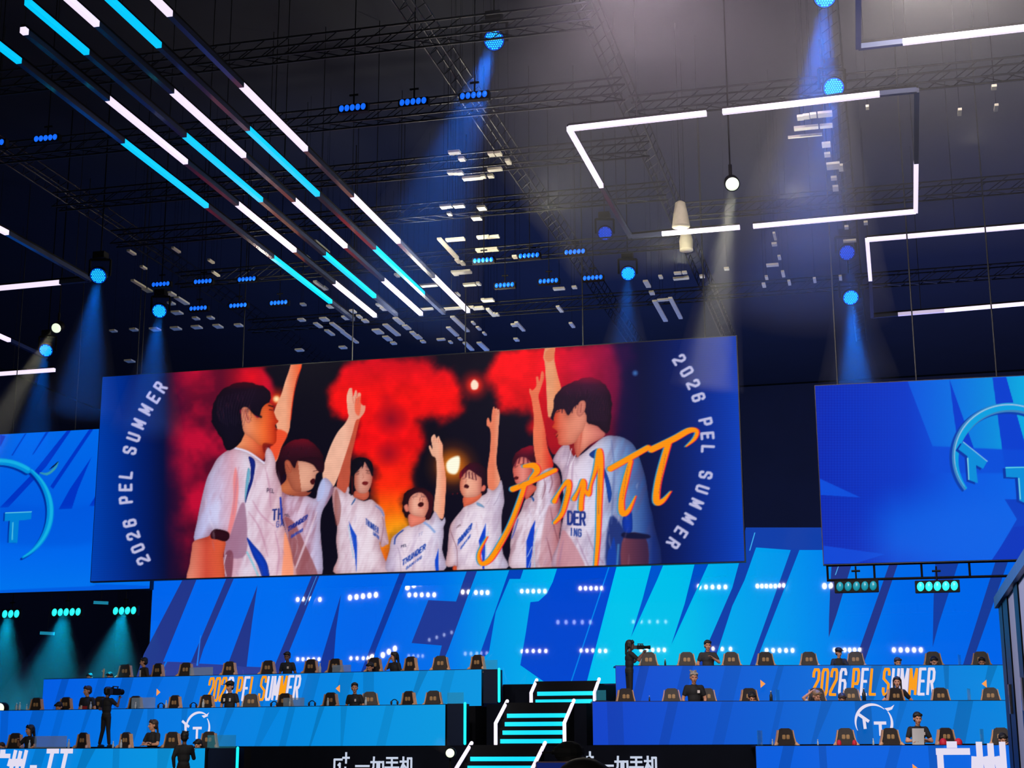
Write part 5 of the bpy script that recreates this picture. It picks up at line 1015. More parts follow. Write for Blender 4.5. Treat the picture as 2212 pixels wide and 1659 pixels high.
# right wing, lowest row
def paper(r, hd, sh, ly): pass
pr = person(on('R3', 1985, .95), TR, 'tall person in a black polo with crossed arms above a sheet of paper', 'black', h=1.8, head=(0, .2), arms=(((-.29, -.06, 1.1), (.08, -.22, 1.14)), ((.29, -.06, 1.1), (-.08, -.24, 1.1))), extra=logo_chest(.1, .05))
q = on('R3', 1984, .62); o = MB().box((0, 0, .14), (.3, .012, .4)).build('paper_sheet', mat('paper', (205, 208, 215), .7)); o.location = (q[0], q[1], ROW['R3'].z+.09); o.rotation_euler = (.15, 0, TR); o.location.z = ROW['R3'].z+.08; tag(o, 'white printed sheet standing before the person with crossed arms', 'paper')
person(on('R3', 2166, .95), TR, 'person with hands folded before the face at the right end, lowest right row', 'black', seat=True, h=1.56, head=(0, .5), arms=(((-.2, -.18, .8), (-.03, -.22, 1.02)), ((.2, -.18, .8), (.03, -.22, 1.02))))
for x, l in ((1813, 'left'), (1846, 'right')):
    q = on('R3', x, .8); o = MB().ball((0, 0, 0), (.06, .06, .1), 10).build('cushion', mat('red_fabric', (216, 26, 60), .6), smooth=True); o.location = (q[0], q[1], ROW['R3'].z+.05); tag(o, 'small red cushion corner at the %s of the chair under the emblem' % l, 'cushion')
for x, l in ((2038, 'left'), (2071, 'right')):
    q = on('R3', x, .8); o = MB().ball((0, 0, 0), (.1, .08, .12), 10).build('cushion', mat('red_fabric', (216, 26, 60), .6), smooth=True); o.location = (q[0], q[1], ROW['R3'].z+.06); tag(o, 'bright red cushion at the %s side of the chair right of the crossed arms' % l, 'cushion')
TOPZ[0] = None
# foreground audience
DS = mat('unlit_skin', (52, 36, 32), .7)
hp = atY(1262, 1638, 4.4)
ph_ = atY(1207, 1643, 5.0)
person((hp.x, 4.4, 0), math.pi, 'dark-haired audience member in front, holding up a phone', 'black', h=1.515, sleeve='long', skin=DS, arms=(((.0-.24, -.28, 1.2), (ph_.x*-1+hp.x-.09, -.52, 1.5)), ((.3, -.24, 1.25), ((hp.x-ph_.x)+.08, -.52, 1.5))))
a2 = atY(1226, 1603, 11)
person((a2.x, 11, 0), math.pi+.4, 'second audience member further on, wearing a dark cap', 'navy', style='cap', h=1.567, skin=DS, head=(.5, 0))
phn = empty('smartphone', (ph_.x, 5.0, ph_.z-.04), 0, 'phone held sideways above the front audience member\'s head, filming', 'phone')
MB().box((0, 0, 0), (.152, .009, .075)).build('phone_body', mat('phone_case', (150, 120, 130), .4), phn, bevel=.003)
MB().box((0, -.0052, 0), (.144, .001, .067)).build('phone_screen', mat('phone_picture', (20, 40, 120), .3, emit=.5), phn)
# ------------------------------------------------------------------ ceiling: light bars
ZC = 14+EYE
TW = mat('tube_white', (236, 222, 246), .4, emit=1.1); TC = mat('tube_cyan', (0, 190, 240), .4, emit=1.1); TD = mat('tube_unlit', (60, 68, 92), .25, coat=.5)
TP = mat('tube_pale', (196, 184, 214), .4, emit=.75)
MM = {'w': TW, 'c': TC, 'd': TD, 'p': TP}
def lightbar(label, segs, zc=ZC, w=.12, group=None):
    """segs: (mat, (px,py), (px,py)); all on the horizontal plane zc"""
    pts = [(k, atZ(*a, zc), atZ(*b, zc)) for k, a, b in segs]; c = sum([p+q for _, p, q in pts], V3((0, 0, 0)))/(2*len(pts))
    root = empty('light_bar', c, 0, label, 'light', group)
    for k, p, q in pts:
        d = q-p; L = d.length; ang = math.atan2(d.y, d.x)
        o = MB().box((p+q)/2, (L, w, w), M=Matrix.Rotation(ang, 4, 'Z')).build({'w': 'lit_segment', 'c': 'cyan_segment', 'd': 'unlit_segment', 'p': 'dim_segment'}[k], MM[k]); under(root, o)
        o2 = MB().box((p+q)/2+V3((0, 0, w/2+.03)), (L, w*.8, .06), M=Matrix.Rotation(ang, 4, 'Z')).build('housing', BLK); under(root, o2)
    for k in range(0, len(pts), 2):
        p = (pts[k][1]+pts[k][2])/2; under(root, MB().tube(p+V3((0, 0, .1)), (p.x, p.y, 21.5), .012, n=5).build('hanging_cable', DARK))
    return root
def xbar(X, cuts, label, segs_first):
    # cuts: list of py values where the colour changes along the straight line x = X
    def pt(py):
        lo, hi = 12., 60.
        for _ in range(40):
            m = (lo+hi)/2
            if proj((X, m, ZC))[1] > py: hi = m
            else: lo = m
        return proj((X, lo, ZC))
    segs = []
    for (k, a), (_, b) in zip(cuts[:-1], cuts[1:]): segs.append((k, pt(a), pt(b)))
    return lightbar(label, segs, group='six long light bars running back over the stage')
XB = [atZ(0, 104, ZC).x, atZ(40, 66, ZC).x, atZ(62, 8, ZC).x, atZ(150, 8, ZC).x, atZ(245, 8, ZC).x, atZ(345, 8, ZC).x]
XB[0] = (atZ(445, 442, ZC).x+atZ(20, 118, ZC).x)/2; XB[1] = (atZ(235, 215, ZC).x+atZ(635, 540, ZC).x)/2; XB[2] = (atZ(188, 115, ZC).x+atZ(565, 432, ZC).x)/2
XB[3] = (atZ(380, 200, ZC).x+atZ(740, 530, ZC).x)/2; XB[4] = (atZ(345, 98, ZC).x+atZ(685, 420, ZC).x)/2; XB[5] = (atZ(525, 185, ZC).x+atZ(855, 518, ZC).x)/2
xbar(XB[0], [('c', 60), ('d', 132), ('c', 305), ('d', 445), ('c', 555), ('d', 652), ('d', 690)], 'leftmost of the six long bars, with cyan lit stretches', 0)
xbar(XB[1], [('w', 64), ('d', 70), ('w', 213), ('d', 350), ('w', 440), ('d', 541), ('w', 610), ('d', 682), ('d', 684)], 'second long bar from the left, with white lit stretches', 0)
xbar(XB[2], [('c', 4), ('d', 113), ('c', 292), ('d', 432), ('c', 548), ('d', 640), ('d', 680)], 'third long bar from the left, with cyan lit stretches', 0)
xbar(XB[3], [('w', -60), ('d', 52), ('w', 197), ('d', 336), ('w', 432), ('d', 532), ('w', 604), ('d', 678), ('d', 680)], 'third long bar from the right, with white lit stretches', 0)
xbar(XB[4], [('c', -60), ('d', 98), ('c', 278), ('d', 420), ('c', 535), ('d', 634), ('d', 676)], 'second long bar from the right, with cyan lit stretches', 0)
xbar(XB[5], [('w', -60), ('d', 30), ('w', 184), ('d', 322), ('w', 422), ('d', 522), ('w', 597), ('d', 672), ('d', 674)], 'rightmost of the six long bars, with white lit stretches', 0)
# rectangular bar frames
lightbar('large white light-bar rectangle over the stage, right of centre', [('w', (1229, 278), (1526, 245)), ('w', (1561, 242), (1900, 203)), ('d', (1900, 203), (1980, 195)), ('d', (1980, 195), (1979, 350)), ('w', (1979, 350), (1978, 457)), ('w', (1978, 457), (1627, 489)), ('w', (1598, 491), (1430, 505)), ('d', (1430, 505), (1362, 512)), ('d', (1362, 512), (1299, 402)), ('w', (1299, 402), (1229, 278))], w=.11)
lightbar('white light-bar rectangle running out at the top right corner', [('d', (1854, -60), (1854, 102)), ('d', (1854, 102), (1950, 91)), ('w', (1950, 91), (2260, 55))], w=.11)
lightbar('white light-bar rectangle above the right-hand screen', [('w', (1873, 518), (2260, 485)), ('w', (1873, 518), (1880, 604)), ('d', (1880, 604), (1884, 684)), ('d', (1884, 684), (1940, 679)), ('p', (1940, 679), (2040, 671)), ('w', (2040, 671), (2260, 652))], w=.11)
lightbar('pale light bar pair meeting beside the upper left wash light', [('w', (-60, 464), (15, 503)), ('d', (15, 503), (194, 604)), ('d', (194, 604), (130, 610)), ('w', (130, 610), (-60, 628))], w=.13)
lightbar('pale light bar pair meeting near the lowest left wash light', [('w', (-60, 700), (20, 735)), ('d', (20, 735), (100, 772))], w=.13)
lightbar('white light bar above the left-hand screen', [('w', (-60, 812), (118, 799))], w=.13)

# ------------------------------------------------------------------ ceiling: trusses
TRM = mat('black_truss', (17, 20, 30), .5, .4, noise=.2)
def truss_mesh(L, w=.35):
    s = MB(); h = w/2
    for y in (-h, h):
        for z in (-h, h): s.tube((-L/2, y, z), (L/2, y, z), .025, n=6)
    n = int(L/w/1.4)
    for k in range(n):
        a, b = -L/2+k*L/n, -L/2+(k+1)*L/n
        s.tube((a, -h, -h), (b, -h, h), .012, n=4); s.tube((a, h, -h), (b, h, h), .012, n=4); s.tube((a, -h, -h), (b, h, -h), .012, n=4)
    return s
def truss(c, L, ang, label, group=None, w=.4, m=TRM):
    o = truss_mesh(L, w).build('truss', m); o.location = c; o.rotation_euler.z = ang; return tag(o, label, 'truss', group)
for k, (Y, lab) in enumerate(((29.6, 'nearest'), (33.5, 'second nearest'), (37.2, 'third nearest'), (40.6, 'third farthest'), (45, 'second farthest'), (51, 'farthest'))):
    truss((-14, Y, ZC+1.1), 17, 0, 'cross truss above the long light bars, %s of the six' % lab, 'cross trusses above the left bars')
for k, (Y, lab) in enumerate(((34.4, 'nearest'), (42.2, 'middle'), (50.5, 'farthest'))):
    truss((2, Y, ZC+1.0), 15, 0, 'cross truss above the rectangular light bars at right, %s of the three' % lab, 'cross trusses at the right')
for X, lab in ((-22.5, 'left of the long light bars'), (-9.4, 'right of the long light bars'), (-5.7, 'over the left side of the large rectangle'), (-.65, 'over the middle of the large rectangle'), (7.3, 'far right')):
    truss((X, 38, ZC+1.6), 44, math.pi/2, 'long black truss running back, '+lab, 'trusses running back over the stage')

# bright metal plates in the grid (glinting in the work light), each hangs in the truss grid
PLM = mat('bare_metal_plate', (205, 200, 180), .55, .1, noise=.15)
pm = {}
def plate(px, py, L, Wd, ax, zc=ZC+.6):
    key = (round(L, 1), round(Wd, 2), ax)
    if key not in pm:
        o = MB().box((0, 0, 0), (L, Wd, .06) if ax == 'x' else (Wd, L, .06)).tube((0, 0, .03), (0, 0, 21.5-zc), .004, n=4, mi=1).build('metal_plate', [PLM, BLK]); pm[key] = o
    else: o = pm[key].copy(); link(o)
    p = atZ(px, py, zc); o.location = p
    tag(o, 'small bright metal plate glinting in the dark ceiling grid', 'plate', 'bright plates in the ceiling grid')
K = Crop(600, 400, 4.366); N2 = Crop(950, 250, 3.318); S2 = Crop(150, 350, 3.687); Q2 = Crop(1400, 350, 3.686); W2 = Crop(1650, 0, 3.936)
PL = [(K, 1600, 200, .35, .35, 'x'), (K, 1710, 195, .4, .4, 'x'), (K, 1560, 205, .2, .4, 'x'), (K, 1675, 512, .75, .35, 'x'), (K, 1940, 490, .5, .35, 'x'), (K, 2030, 487, .5, .3, 'x'), (K, 1975, 610, .9, .45, 'x'),
 (K, 1745, 820, .7, .5, 'x'), (K, 1670, 830, .2, .7, 'x'), (K, 1790, 815, .3, .5, 'x'), (K, 1810, 938, .55, .4, 'x'), (K, 1985, 1085, .5, .5, 'x'), (K, 1940, 1085, .15, .5, 'x'), (K, 1420, 945, .8, .4, 'x'), (K, 1690, 1160, 1.6, .3, 'x'),
 (K, 1890, 1160, .6, .5, 'x'), (K, 1720, 1310, .25, 3.4, 'yL'), (K, 1650, 1380, .25, 2.0, 'yL'), (K, 2010, 1200, .2, 1.6, 'yL'), (K, 1790, 1510, .25, 1.4, 'yL'), (K, 1935, 1520, .3, 2, 'yL'), (K, 1820, 1540, .25, .8, 'yL'),
 (K, 1600, 590, .2, 3, 'yL'), (K, 1650, 640, .2, 1.6, 'yL'), (K, 1700, 715, .2, .6, 'yL'), (K, 1740, 735, .2, .6, 'yL'), (K, 1140, 1280, .3, 1.4, 'yL'), (K, 1215, 1340, .3, .9, 'yL'), (K, 1075, 1365, .3, 2.6, 'yL'), (K, 945, 1380, .45, 1.0, 'yL'),
 (K, 1035, 1445, .35, 1.0, 'yL'), (K, 1092, 1490, .3, .5, 'yL'), (K, 1320, 1430, .35, .9, 'yL'), (K, 1275, 1395, .25, .6, 'yL'), (K, 1370, 1475, .25, .5, 'yL'), (K, 1000, 1165, .3, .6, 'yL'), (K, 955, 1130, .25, .5, 'yL'), (K, 825, 1280, .3, .6, 'yL'), (K, 770, 1240, .2, .6, 'yL'),
 (K, 645, 1250, .35, .7, 'yL'), (K, 440, 1265, .4, .7, 'yL'), (K, 560, 1340, .25, 2, 'yL'), (K, 660, 1420, .25, 2, 'yL'), (K, 735, 1475, .2, .6, 'yL'), (K, 380, 1320, .25, 1, 'yL'), (K, 490, 1390, .25, 1.2, 'yL'), (K, 225, 1270, .35, .5, 'yL'), (K, 710, 1190, .25, .6, 'yL'), (K, 495, 1145, .3, .5, 'yL'),
 (K, 380, 930, .2, 1, 'yL'), (K, 440, 970, .25, .6, 'yL'), (K, 240, 1125, .25, .4, 'yL'), (K, 205, 1555, .45, .5, 'yL'), (K, 615, 1530, .4, .5, 'yL'), (K, 400, 570, .2, 1.6, 'yL'), (K, 465, 620, .12, .5, 'yL'), (K, 275, 680, .12, .5, 'x'), (K, 1125, 850, .15, .5, 'x'), (K, 1395, 1170, .7, .25, 'x'),
 (K, 1845, 1300, .12, .6, 'x'), (K, 1895, 1350, .15, .7, 'x'), (K, 1950, 1400, .1, .6, 'x'), (K, 1720, 1450, .15, .5, 'x'), (K, 1630, 1480, .12, .5, 'x'), (K, 1690, 1030, .2, .6, 'x'), (K, 1540, 1455, .4, .3, 'x'), (K, 2040, 1215, .12, .5, 'x'), (K, 2068, 1220, .12, .5, 'x'), (K, 1895, 930, .1, .5, 'x'),
 (K, 1620, 270, .15, .4, 'x'), (K, 1925, 215, .25, .5, 'x'), (K, 1875, 310, .35, .5, 'x'),
 (N2, 235, 447, .7, .35, 'x'), (N2, 312, 435, .15, .35, 'x'), (N2, 365, 432, .2, .35, 'x'), (N2, 395, 385, .6, .3, 'x'), (N2, 370, 275, .2, .4, 'x'), (N2, 420, 272, .2, .4, 'x'), (N2, 490, 330, .15, .5, 'x'), (N2, 78, 410, .25, .35, 'x'), (N2, 112, 410, .15, .35, 'x'), (N2, 146, 410, .2, .35, 'x'), (N2, 105, 262, .35, .3, 'x'), (N2, 158, 310, .2, .4, 'x'),
 (N2, 540, 1012, .2, .4, 'x'), (N2, 855, 1240, .6, .35, 'x'), (N2, 965, 1230, .2, .4, 'x'), (N2, 540, 1500, .4, .5, 'x'), (N2, 575, 1510, .2, 2, 'yL'), (N2, 550, 1605, .25, .7, 'yL'), (N2, 860, 1385, .2, 1.2, 'yL'), (N2, 948, 1500, .2, 1, 'yL'), (N2, 1485, 1205, .25, 1.2, 'yR'), (N2, 1580, 1400, .25, 4.4, 'yR'), (N2, 1690, 1380, .22, 4.4, 'yR'), (N2, 1600, 1320, .6, .3, 'x'), (N2, 1520, 1270, .25, .6, 'yR'),
 (S2, 550, 970, .2, 1.4, 'yL'), (S2, 622, 1020, .35, .6, 'yL'), (S2, 808, 1050, .35, .7, 'yL'), (S2, 880, 1095, .3, .9, 'yL'), (S2, 920, 1120, .3, .7, 'yL'), (S2, 858, 1200, .5, .6, 'yL'), (S2, 812, 1125, .3, .5, 'yL'), (S2, 515, 1335, .4, .5, 'yL'), (S2, 682, 1332, .5, .6, 'yL'), (S2, 848, 1325, .5, .6, 'yL'), (S2, 1014, 1315, .5, .6, 'yL'), (S2, 1183, 1308, .4, .6, 'yL'), (S2, 1348, 1300, .4, .5, 'yL'), (S2, 350, 1345, .35, .4, 'yL'), (S2, 1008, 1245, .3, .5, 'yL'), (S2, 1125, 1240, .3, .5, 'yL'), (S2, 480, 1585, .5, .6, 'yL'), (S2, 590, 840, .15, .5, 'x'), (S2, 1128, 790, .08, .6, 'x'), (S2, 1165, 890, .12, .8, 'x'), (S2, 495, 720, .15, .7, 'x'), (S2, 850, 700, .12, .8, 'x'),
 (Q2, 270, 925, .5, .35, 'x'), (Q2, 220, 930, .25, .35, 'x'), (Q2, 305, 920, .2, .4, 'x'), (Q2, 235, 885, .3, .3, 'x'), (Q2, 290, 880, .25, .35, 'x'), (Q2, 100, 915, .15, .5, 'x'), (Q2, 430, 910, .3, .4, 'x'), (Q2, 990, 820, .5, .35, 'x'), (Q2, 625, 850, .3, .35, 'x'), (Q2, 922, 980, .13, .7, 'x'), (Q2, 1124, 960, .15, .8, 'x'), (Q2, 1326, 940, .15, .8, 'x'), (Q2, 1531, 922, .12, .8, 'x'), (Q2, 943, 920, .13, .6, 'x'), (Q2, 1075, 890, .13, 1., 'x'), (Q2, 1008, 590, .12, 1.1, 'yL'), (Q2, 1005, 655, .3, .4, 'x'), (Q2, 1045, 760, .12, .6, 'x'), (Q2, 1605, 628, .5, .3, 'x'), (Q2, 1733, 485, .1, .4, 'x'), (Q2, 1580, 520, .1, .4, 'x'),
 (W2, 1665, 952, .08, .6, 'x'), (W2, 1975, 915, .08, .6, 'x'), (W2, 1957, 742, .07, .35, 'x'), (W2, 880, 912, .1, .3, 'x'), (W2, 310, 1000, .3, .4, 'x'), (W2, 360, 990, .3, .4, 'x'), (W2, 420, 980, .3, .4, 'x'), (W2, 520, 970, .45, .45, 'x'), (W2, 310, 1090, .4, .3, 'x'), (W2, 410, 1080, .4, .3, 'x'), (W2, 530, 1070, .4, .3, 'x'), (W2, 350, 1155, 1.1, .1, 'x'), (W2, 530, 1230, .28, .45, 'x'), (W2, 540, 1315, .25, .4, 'x'), (W2, 590, 1410, .45, .7, 'x'), (W2, 655, 1425, .1, .7, 'x'), (W2, 595, 1515, .3, .35, 'x'), (W2, 610, 1600, .25, .6, 'x')]
for cr, x, y, a, b, ax in PL:
    px, py = cr(x, y)[0]
    if ax == 'x': plate(px, py, a*.75, b*.6, 'x')
    else: plate(px, py, b*.6, a*.62, 'y')
# two bell-shaped work lights catch the light in the grid
for px, py, s, lab in ((1470, 462, 1, 'pale bell-shaped fitting over the large rectangle'), (1482, 520, .8, 'pale round fitting just below the large rectangle')):
    p = atZ(px, py, ZC+.2); s *= .75; o = MB().tube((0, 0, .4*s), (0, 0, 21.5-p.z), .01, n=5, mi=1).lathe([(.05, .5*s), (.14, .42*s), (.2, 0), (.32*s, -.42*s), (.33*s, -.5*s)], 18).build('bell_fitting', [mat('enamel', (214, 206, 180), .5, noise=.1), BLK], smooth=True); o.location = p; tag(o, lab, 'fitting')
# work lamps up in the grid
for i, (px, py, e) in enumerate(((1010, 600, 2600), (900, 720, 1600), (560, 690, 500), (1180, 450, 500), (1470, 560, 600), (1560, 700, 300), (1720, 420, 500), (1080, 740, 700), (2100, 300, 60))):
    p = atZ(px, py, ZC-.9); lamp('work_light', 'POINT', (p.x, p.y, p.z), (1, .93, .74), e*.25, shadow_soft_size=.15)
# ------------------------------------------------------------------ moving heads
def lensmat(name, c, e): return mat(name, c, .3, emit=e)
def wash(px, py, rpx, bright, tx, ty, power, label, zc=None):
    r = .235; Y = F*r/rpx; d = ray(px, py); p = C0+d*(Y/d.dot(fw)); t = C0+ray(tx, ty)*(Y/ray(tx, ty).dot(fw)); t = t-fw*1.0
    ax = (t-p).normalized(); face = (ax*.5-fw*1.0).normalized()
    root = empty('wash_light', p, 0, label, 'stage light', 'blue round wash lights'); q = face.to_track_quat('Z', 'Y').to_matrix().to_4x4(); T = Matrix.Translation(p) @ q
    def put(mb, n, m, sm=False):
        mb.v = [tuple(T @ V3(v)) for v in mb.v]; o = mb.build(n, m, smooth=sm); return under(root, o)
    put(MB().lathe([(.1, -.34), (.2, -.28), (r+.02, -.1), (r+.02, -.012)], 24), 'lamp_body', BLK, True)
    put(MB().tube((0, 0, -.01), (0, 0, 0), r, n=24), 'lens_plate', lensmat('lens_blue_%d' % bright, ((0, 24, 130), (0, 70, 190))[bright], (.5, .8)[bright]))
    s = MB(); c = .052
    for i in range(-5, 6):
        for j in range(-5, 6):
            x, y = c*1.02*(i+.5*(j % 2)), c*.9*j
            if x*x+y*y < (r-.028)**2: s.tube((x, y, 0), (x, y, .012), c*.36, c*.3, 8)
    put(s, 'lens_cells', lensmat('lens_cyan_%d' % bright, ((10, 90, 240), (40, 225, 250))[bright], (1, 1.3)[bright]))
    pv = V3((p.x, p.y, p.z)); s = MB(); s.tube(pv+rt*.3-fw*-.15, pv+rt*.3+V3((0, 0, .5))+fw*.15, .035).tube(pv-rt*.3+fw*.15, pv-rt*.3+V3((0, 0, .5))+fw*.15, .035).tube(pv-rt*.3+V3((0, 0, .5))+fw*.15, pv+rt*.3+V3((0, 0, .5))+fw*.15, .04)
    under(root, s.build('yoke', BLK)); under(root, MB().box(pv+V3((0, 0, .62))+fw*.15, (.36, .3, .2)).build('lamp_base', BLK))
    under(root, MB().tube(pv+V3((0, 0, .7))+fw*.15, (p.x+fw.x*.15, p.y+fw.y*.15, 21.5), .02, n=5).build('hanging_pipe', BLK))
    if power: beam(p+ax*.05, ax, power*20, (.0, .17, 1), rad(26), 7 if py < 100 else 4.2)
    return root
HZ = D.materials.new('haze'); HZ.use_nodes = True; nt = HZ.node_tree; nt.nodes.remove(nt.nodes['Principled BSDF']); sc = nt.nodes.new('ShaderNodeVolumeScatter'); sc.inputs['Density'].default_value = .02; sc.inputs['Color'].default_value = (.95, .95, .95, 1); sc.inputs['Anisotropy'].default_value = 0
nt.links.new(sc.outputs[0], nt.nodes['Material Output'].inputs['Volume'])
HV = []
def beam(p, ax, power, col, ang, L, blend=.7):
    l = lamp('beam_lamp', 'SPOT', p, col, power, aim=p+ax, spot_size=ang, spot_blend=blend, shadow_soft_size=.12)
    HV.append((p, ax, ang, L)); return l
wash(1067, 87, 22, 1, 960, 420, 900, 'bright cyan wash light at the top, left of the grey haze')
wash(1782, -8, 24, 1, 1735, 330, 900, 'cyan wash light half cut off by the top photo edge')
wash(1801, 190, 22, 1, 1740, 520, 300, 'blue and cyan wash light touching the large light-bar rectangle')
wash(1307, 504, 15.5, 0, 1300, 700, 0, 'dim blue wash light left of the large rectangle')
wash(1357, 591, 15.5, 1, 1345, 760, 350, 'bright cyan wash light just above the huge screen, right half')
wash(1830, 546, 17, 0, 1828, 700, 120, 'dim blue wash light left of the right-hand rectangle')
wash(1838, 643, 17, 1, 1835, 900, 900, 'bright cyan wash light above the gap between the screens')
wash(212, 596, 17.5, 1, 205, 800, 600, 'bright cyan wash light at the end of the pale left bars')
wash(344, 672, 15.5, 1, 343, 830, 500, 'bright cyan wash light over the left end of the huge screen')
wash(99, 757, 14.5, 1, 95, 930, 350, 'lowest cyan wash light, above the left-hand screen')
def spotl(px, py, rpx, tx, ty, power, label, r=.15, L=8, col=(1, .96, .74)):
    Y = F*r/rpx; d = ray(px, py); p = C0+d*(Y/d.dot(fw)); t = C0+ray(tx, ty)*(Y/ray(tx, ty).dot(fw)); ax = (t-p-fw*.5).normalized(); face = (ax*.35-fw).normalized()
    root = empty('spot_light', p, 0, label, 'stage light'); T = Matrix.Translation(p) @ face.to_track_quat('Z', 'Y').to_matrix().to_4x4()
    def put(mb, n, m):
        mb.v = [tuple(T @ V3(v)) for v in mb.v]; return under(root, mb.build(n, m, smooth=True))
    put(MB().lathe([(r*.6, -.4), (r*1.1, -.3), (r*1.15, -.02)], 20), 'lamp_body', BLK); put(MB().lathe([(r, -.02), (r*.97, .0), (r*.6, .03), (r*.2, .04)], 20), 'lens', mat('warm_lens', (228, 242, 214), .3, emit=1.1))
    if py < 1200: under(root, MB().tube(p+V3((0, 0, .1))+fw*.25, p+V3((0, 0, .5))+fw*.25, .04).tube(p+V3((0, 0, .5))+fw*.25, (p.x+fw.x*.25, p.y+fw.y*.25, 21.5), .02, n=5).build('hanging_pipe', BLK))
    else: under(root, MB().tube(p+fw*.2, (p.x+fw.x*.2, p.y+fw.y*.2, .29 if p.y < 38.3 else .3), .03).build('stand', BLK))
    beam(p+ax*.05, ax, power*45, col, rad(16), min(L, 4.6), .5)
spotl(1582, 398, 14.5, 1535, 720, 420, 'warm white spotlight inside the large light-bar rectangle')
spotl(121, 709, 10.5, 20, 900, 160, 'small warm white spotlight at the left with a beam down to the left')
spotl(972, 1627, 9.5, 950, 1592, 20, 'small white spotlight low before the stairs, tilted up', r=.11, L=.7)
spotl(-2, 1530, 11, -60, 1480, 10, 'bright white lamp at the left photo edge beside the desks', r=.16, L=1)
# ------------------------------------------------------------------ blinder bars
def blinder(px, py, wpx, n, kind, label, group, cut=(0, 99)):
    W_ = .62 if kind == 'b' else .95; d = ray(px, py); Y = F*W_*n/5/wpx; p = C0+d*(Y/d.dot(fw))
    if kind == 't' and px < 400: p = atY(px, py, 46.9); W_ = wpx*46.9/F*5/n
    root = empty('blinder_bar', p, 0, label, 'stage light', group)
    c = W_/5; rr = c*.44; hc = {'b': mat('blue_lens', (20, 105, 245), .3, emit=1), 't': mat('teal_lens', (40, 226, 226), .3, emit=1.1), 'k': mat('dim_teal_lens', (20, 120, 140), .3, emit=.7)}[kind]
    under(root, MB().box(p+V3((0, .12, 0)), (c*n+.06, .16, c*1.5)).build('housing', BLK, bevel=.01))
    for i in range(n):
        x = (i-(n-1)/2)*c; q = p+V3((x, 0, 0))
        under(root, MB().ball(q+V3((0, .03, 0)), (rr, .05, rr*1.35), 10, M=Matrix.Rotation(.15, 4, 'Y')).build('lamp_lens', hc, smooth=True))
    under(root, MB().tube(p+V3((0, .12, c*.6)), p+V3((0, .12, c*.6+(.25 if px < 1500 else .36))), .02).tube(p+V3((-.1, .12, c*.6+.25)), p+V3((.1, .12, c*.6+.25)), .025).build('clamp', BLK))
    if kind != 'tt' and py < 1000: under(root, MB().tube(p+V3((0, .12, .3)), (p.x, p.y+.12, 21.5), .012, n=5).build('hanging_cable', BLK))
    return root, p
BG = 'blue five-lamp bars under the ceiling'
for px, py, w_, l in ((760, 231, 62, 'blue five-lamp bar, left of the upper row of three'), (891, 218, 62, 'blue five-lamp bar, middle of the upper row of three'), (1022, 204, 62, 'blue five-lamp bar, right of the upper row of three'), (97, 297, 56, 'blue five-lamp bar alone beneath the long bars at far left'), (-18, 308, 56, 'blue five-lamp bar cut by the left photo edge'),
    (346, 613, 42, 'blue five-lamp bar nearest the upper left wash light, top row'), (437, 607, 42, 'middle blue five-lamp bar of the left cluster, top row'), (532, 602, 42, 'right blue five-lamp bar of the left cluster, top row'), (427, 665, 41, 'left blue five-lamp bar of the left cluster, bottom row'), (513, 659, 41, 'middle blue five-lamp bar of the left cluster, bottom row'), (601, 653, 41, 'right blue five-lamp bar of the left cluster, bottom row'),
    (1043, 561, 46, 'left blue five-lamp bar of the centre cluster, top row'), (1142, 551, 46, 'middle blue five-lamp bar of the centre cluster, top row'), (1241, 543, 46, 'right blue five-lamp bar of the centre cluster, top row'), (1089, 615, 44, 'left blue five-lamp bar of the centre cluster, bottom row'), (1184, 606, 44, 'middle blue five-lamp bar of the centre cluster, bottom row'), (1280, 599, 44, 'right blue five-lamp bar of the centre cluster, bottom row')):
    blinder(px, py, w_, 5, 'b', l, BG)
TGp = 'teal lamp bars beneath the side screens'
for px, py, w_, n, l, k in ((22, 1326, 48, 3, 'teal lamp bar at the left photo edge under the left screen', 't'), (142, 1322, 78, 5, 'teal five-lamp bar in the middle under the left screen', 't'), (268, 1319, 62, 4, 'teal four-lamp bar nearest the LED wall under the left screen', 't'), (1850, 1266, 88, 5, 'dark teal lamp bar hanging under the right screen, left one', 'k'), (2025, 1266, 88, 5, 'bright teal lamp bar hanging under the right screen, right one', 't')):
    rr_, p = blinder(px, py, w_, n, k, l, TGp)
    if px < 400:
        under(rr_, MB().tube(p+V3((0, .12, .3)), (p.x, p.y+.12, lz0-.02), .02, n=5).build('hanging_pipe', BLK))
        beam(p, V3((-.05, -.15, -1)).normalized(), 9000 if px > 100 else 8000, (.0, .6, 1), rad(50), 4.0)
for px, py, w_, l in ((218, 1302, 40, 'small teal lit strip near the left edge of the LED wall'), (102, 1368, 44, 'small teal lit strip lower, under the middle teal lamp bar')):
    p = atY(px, py, 46.9); o = MB().box((0, 0, 0), (.52, .05, .1)).build('light_strip', mat('teal_strip', (20, 120, 150), .4, emit=.9)); o.location = p; o.rotation_euler.y = .06; tag(o, l, 'light')
    MB().tube((0, 0, .05), (0, 0, lz0-p.z), .01, n=5).build('hanging_cable', BLK, o)
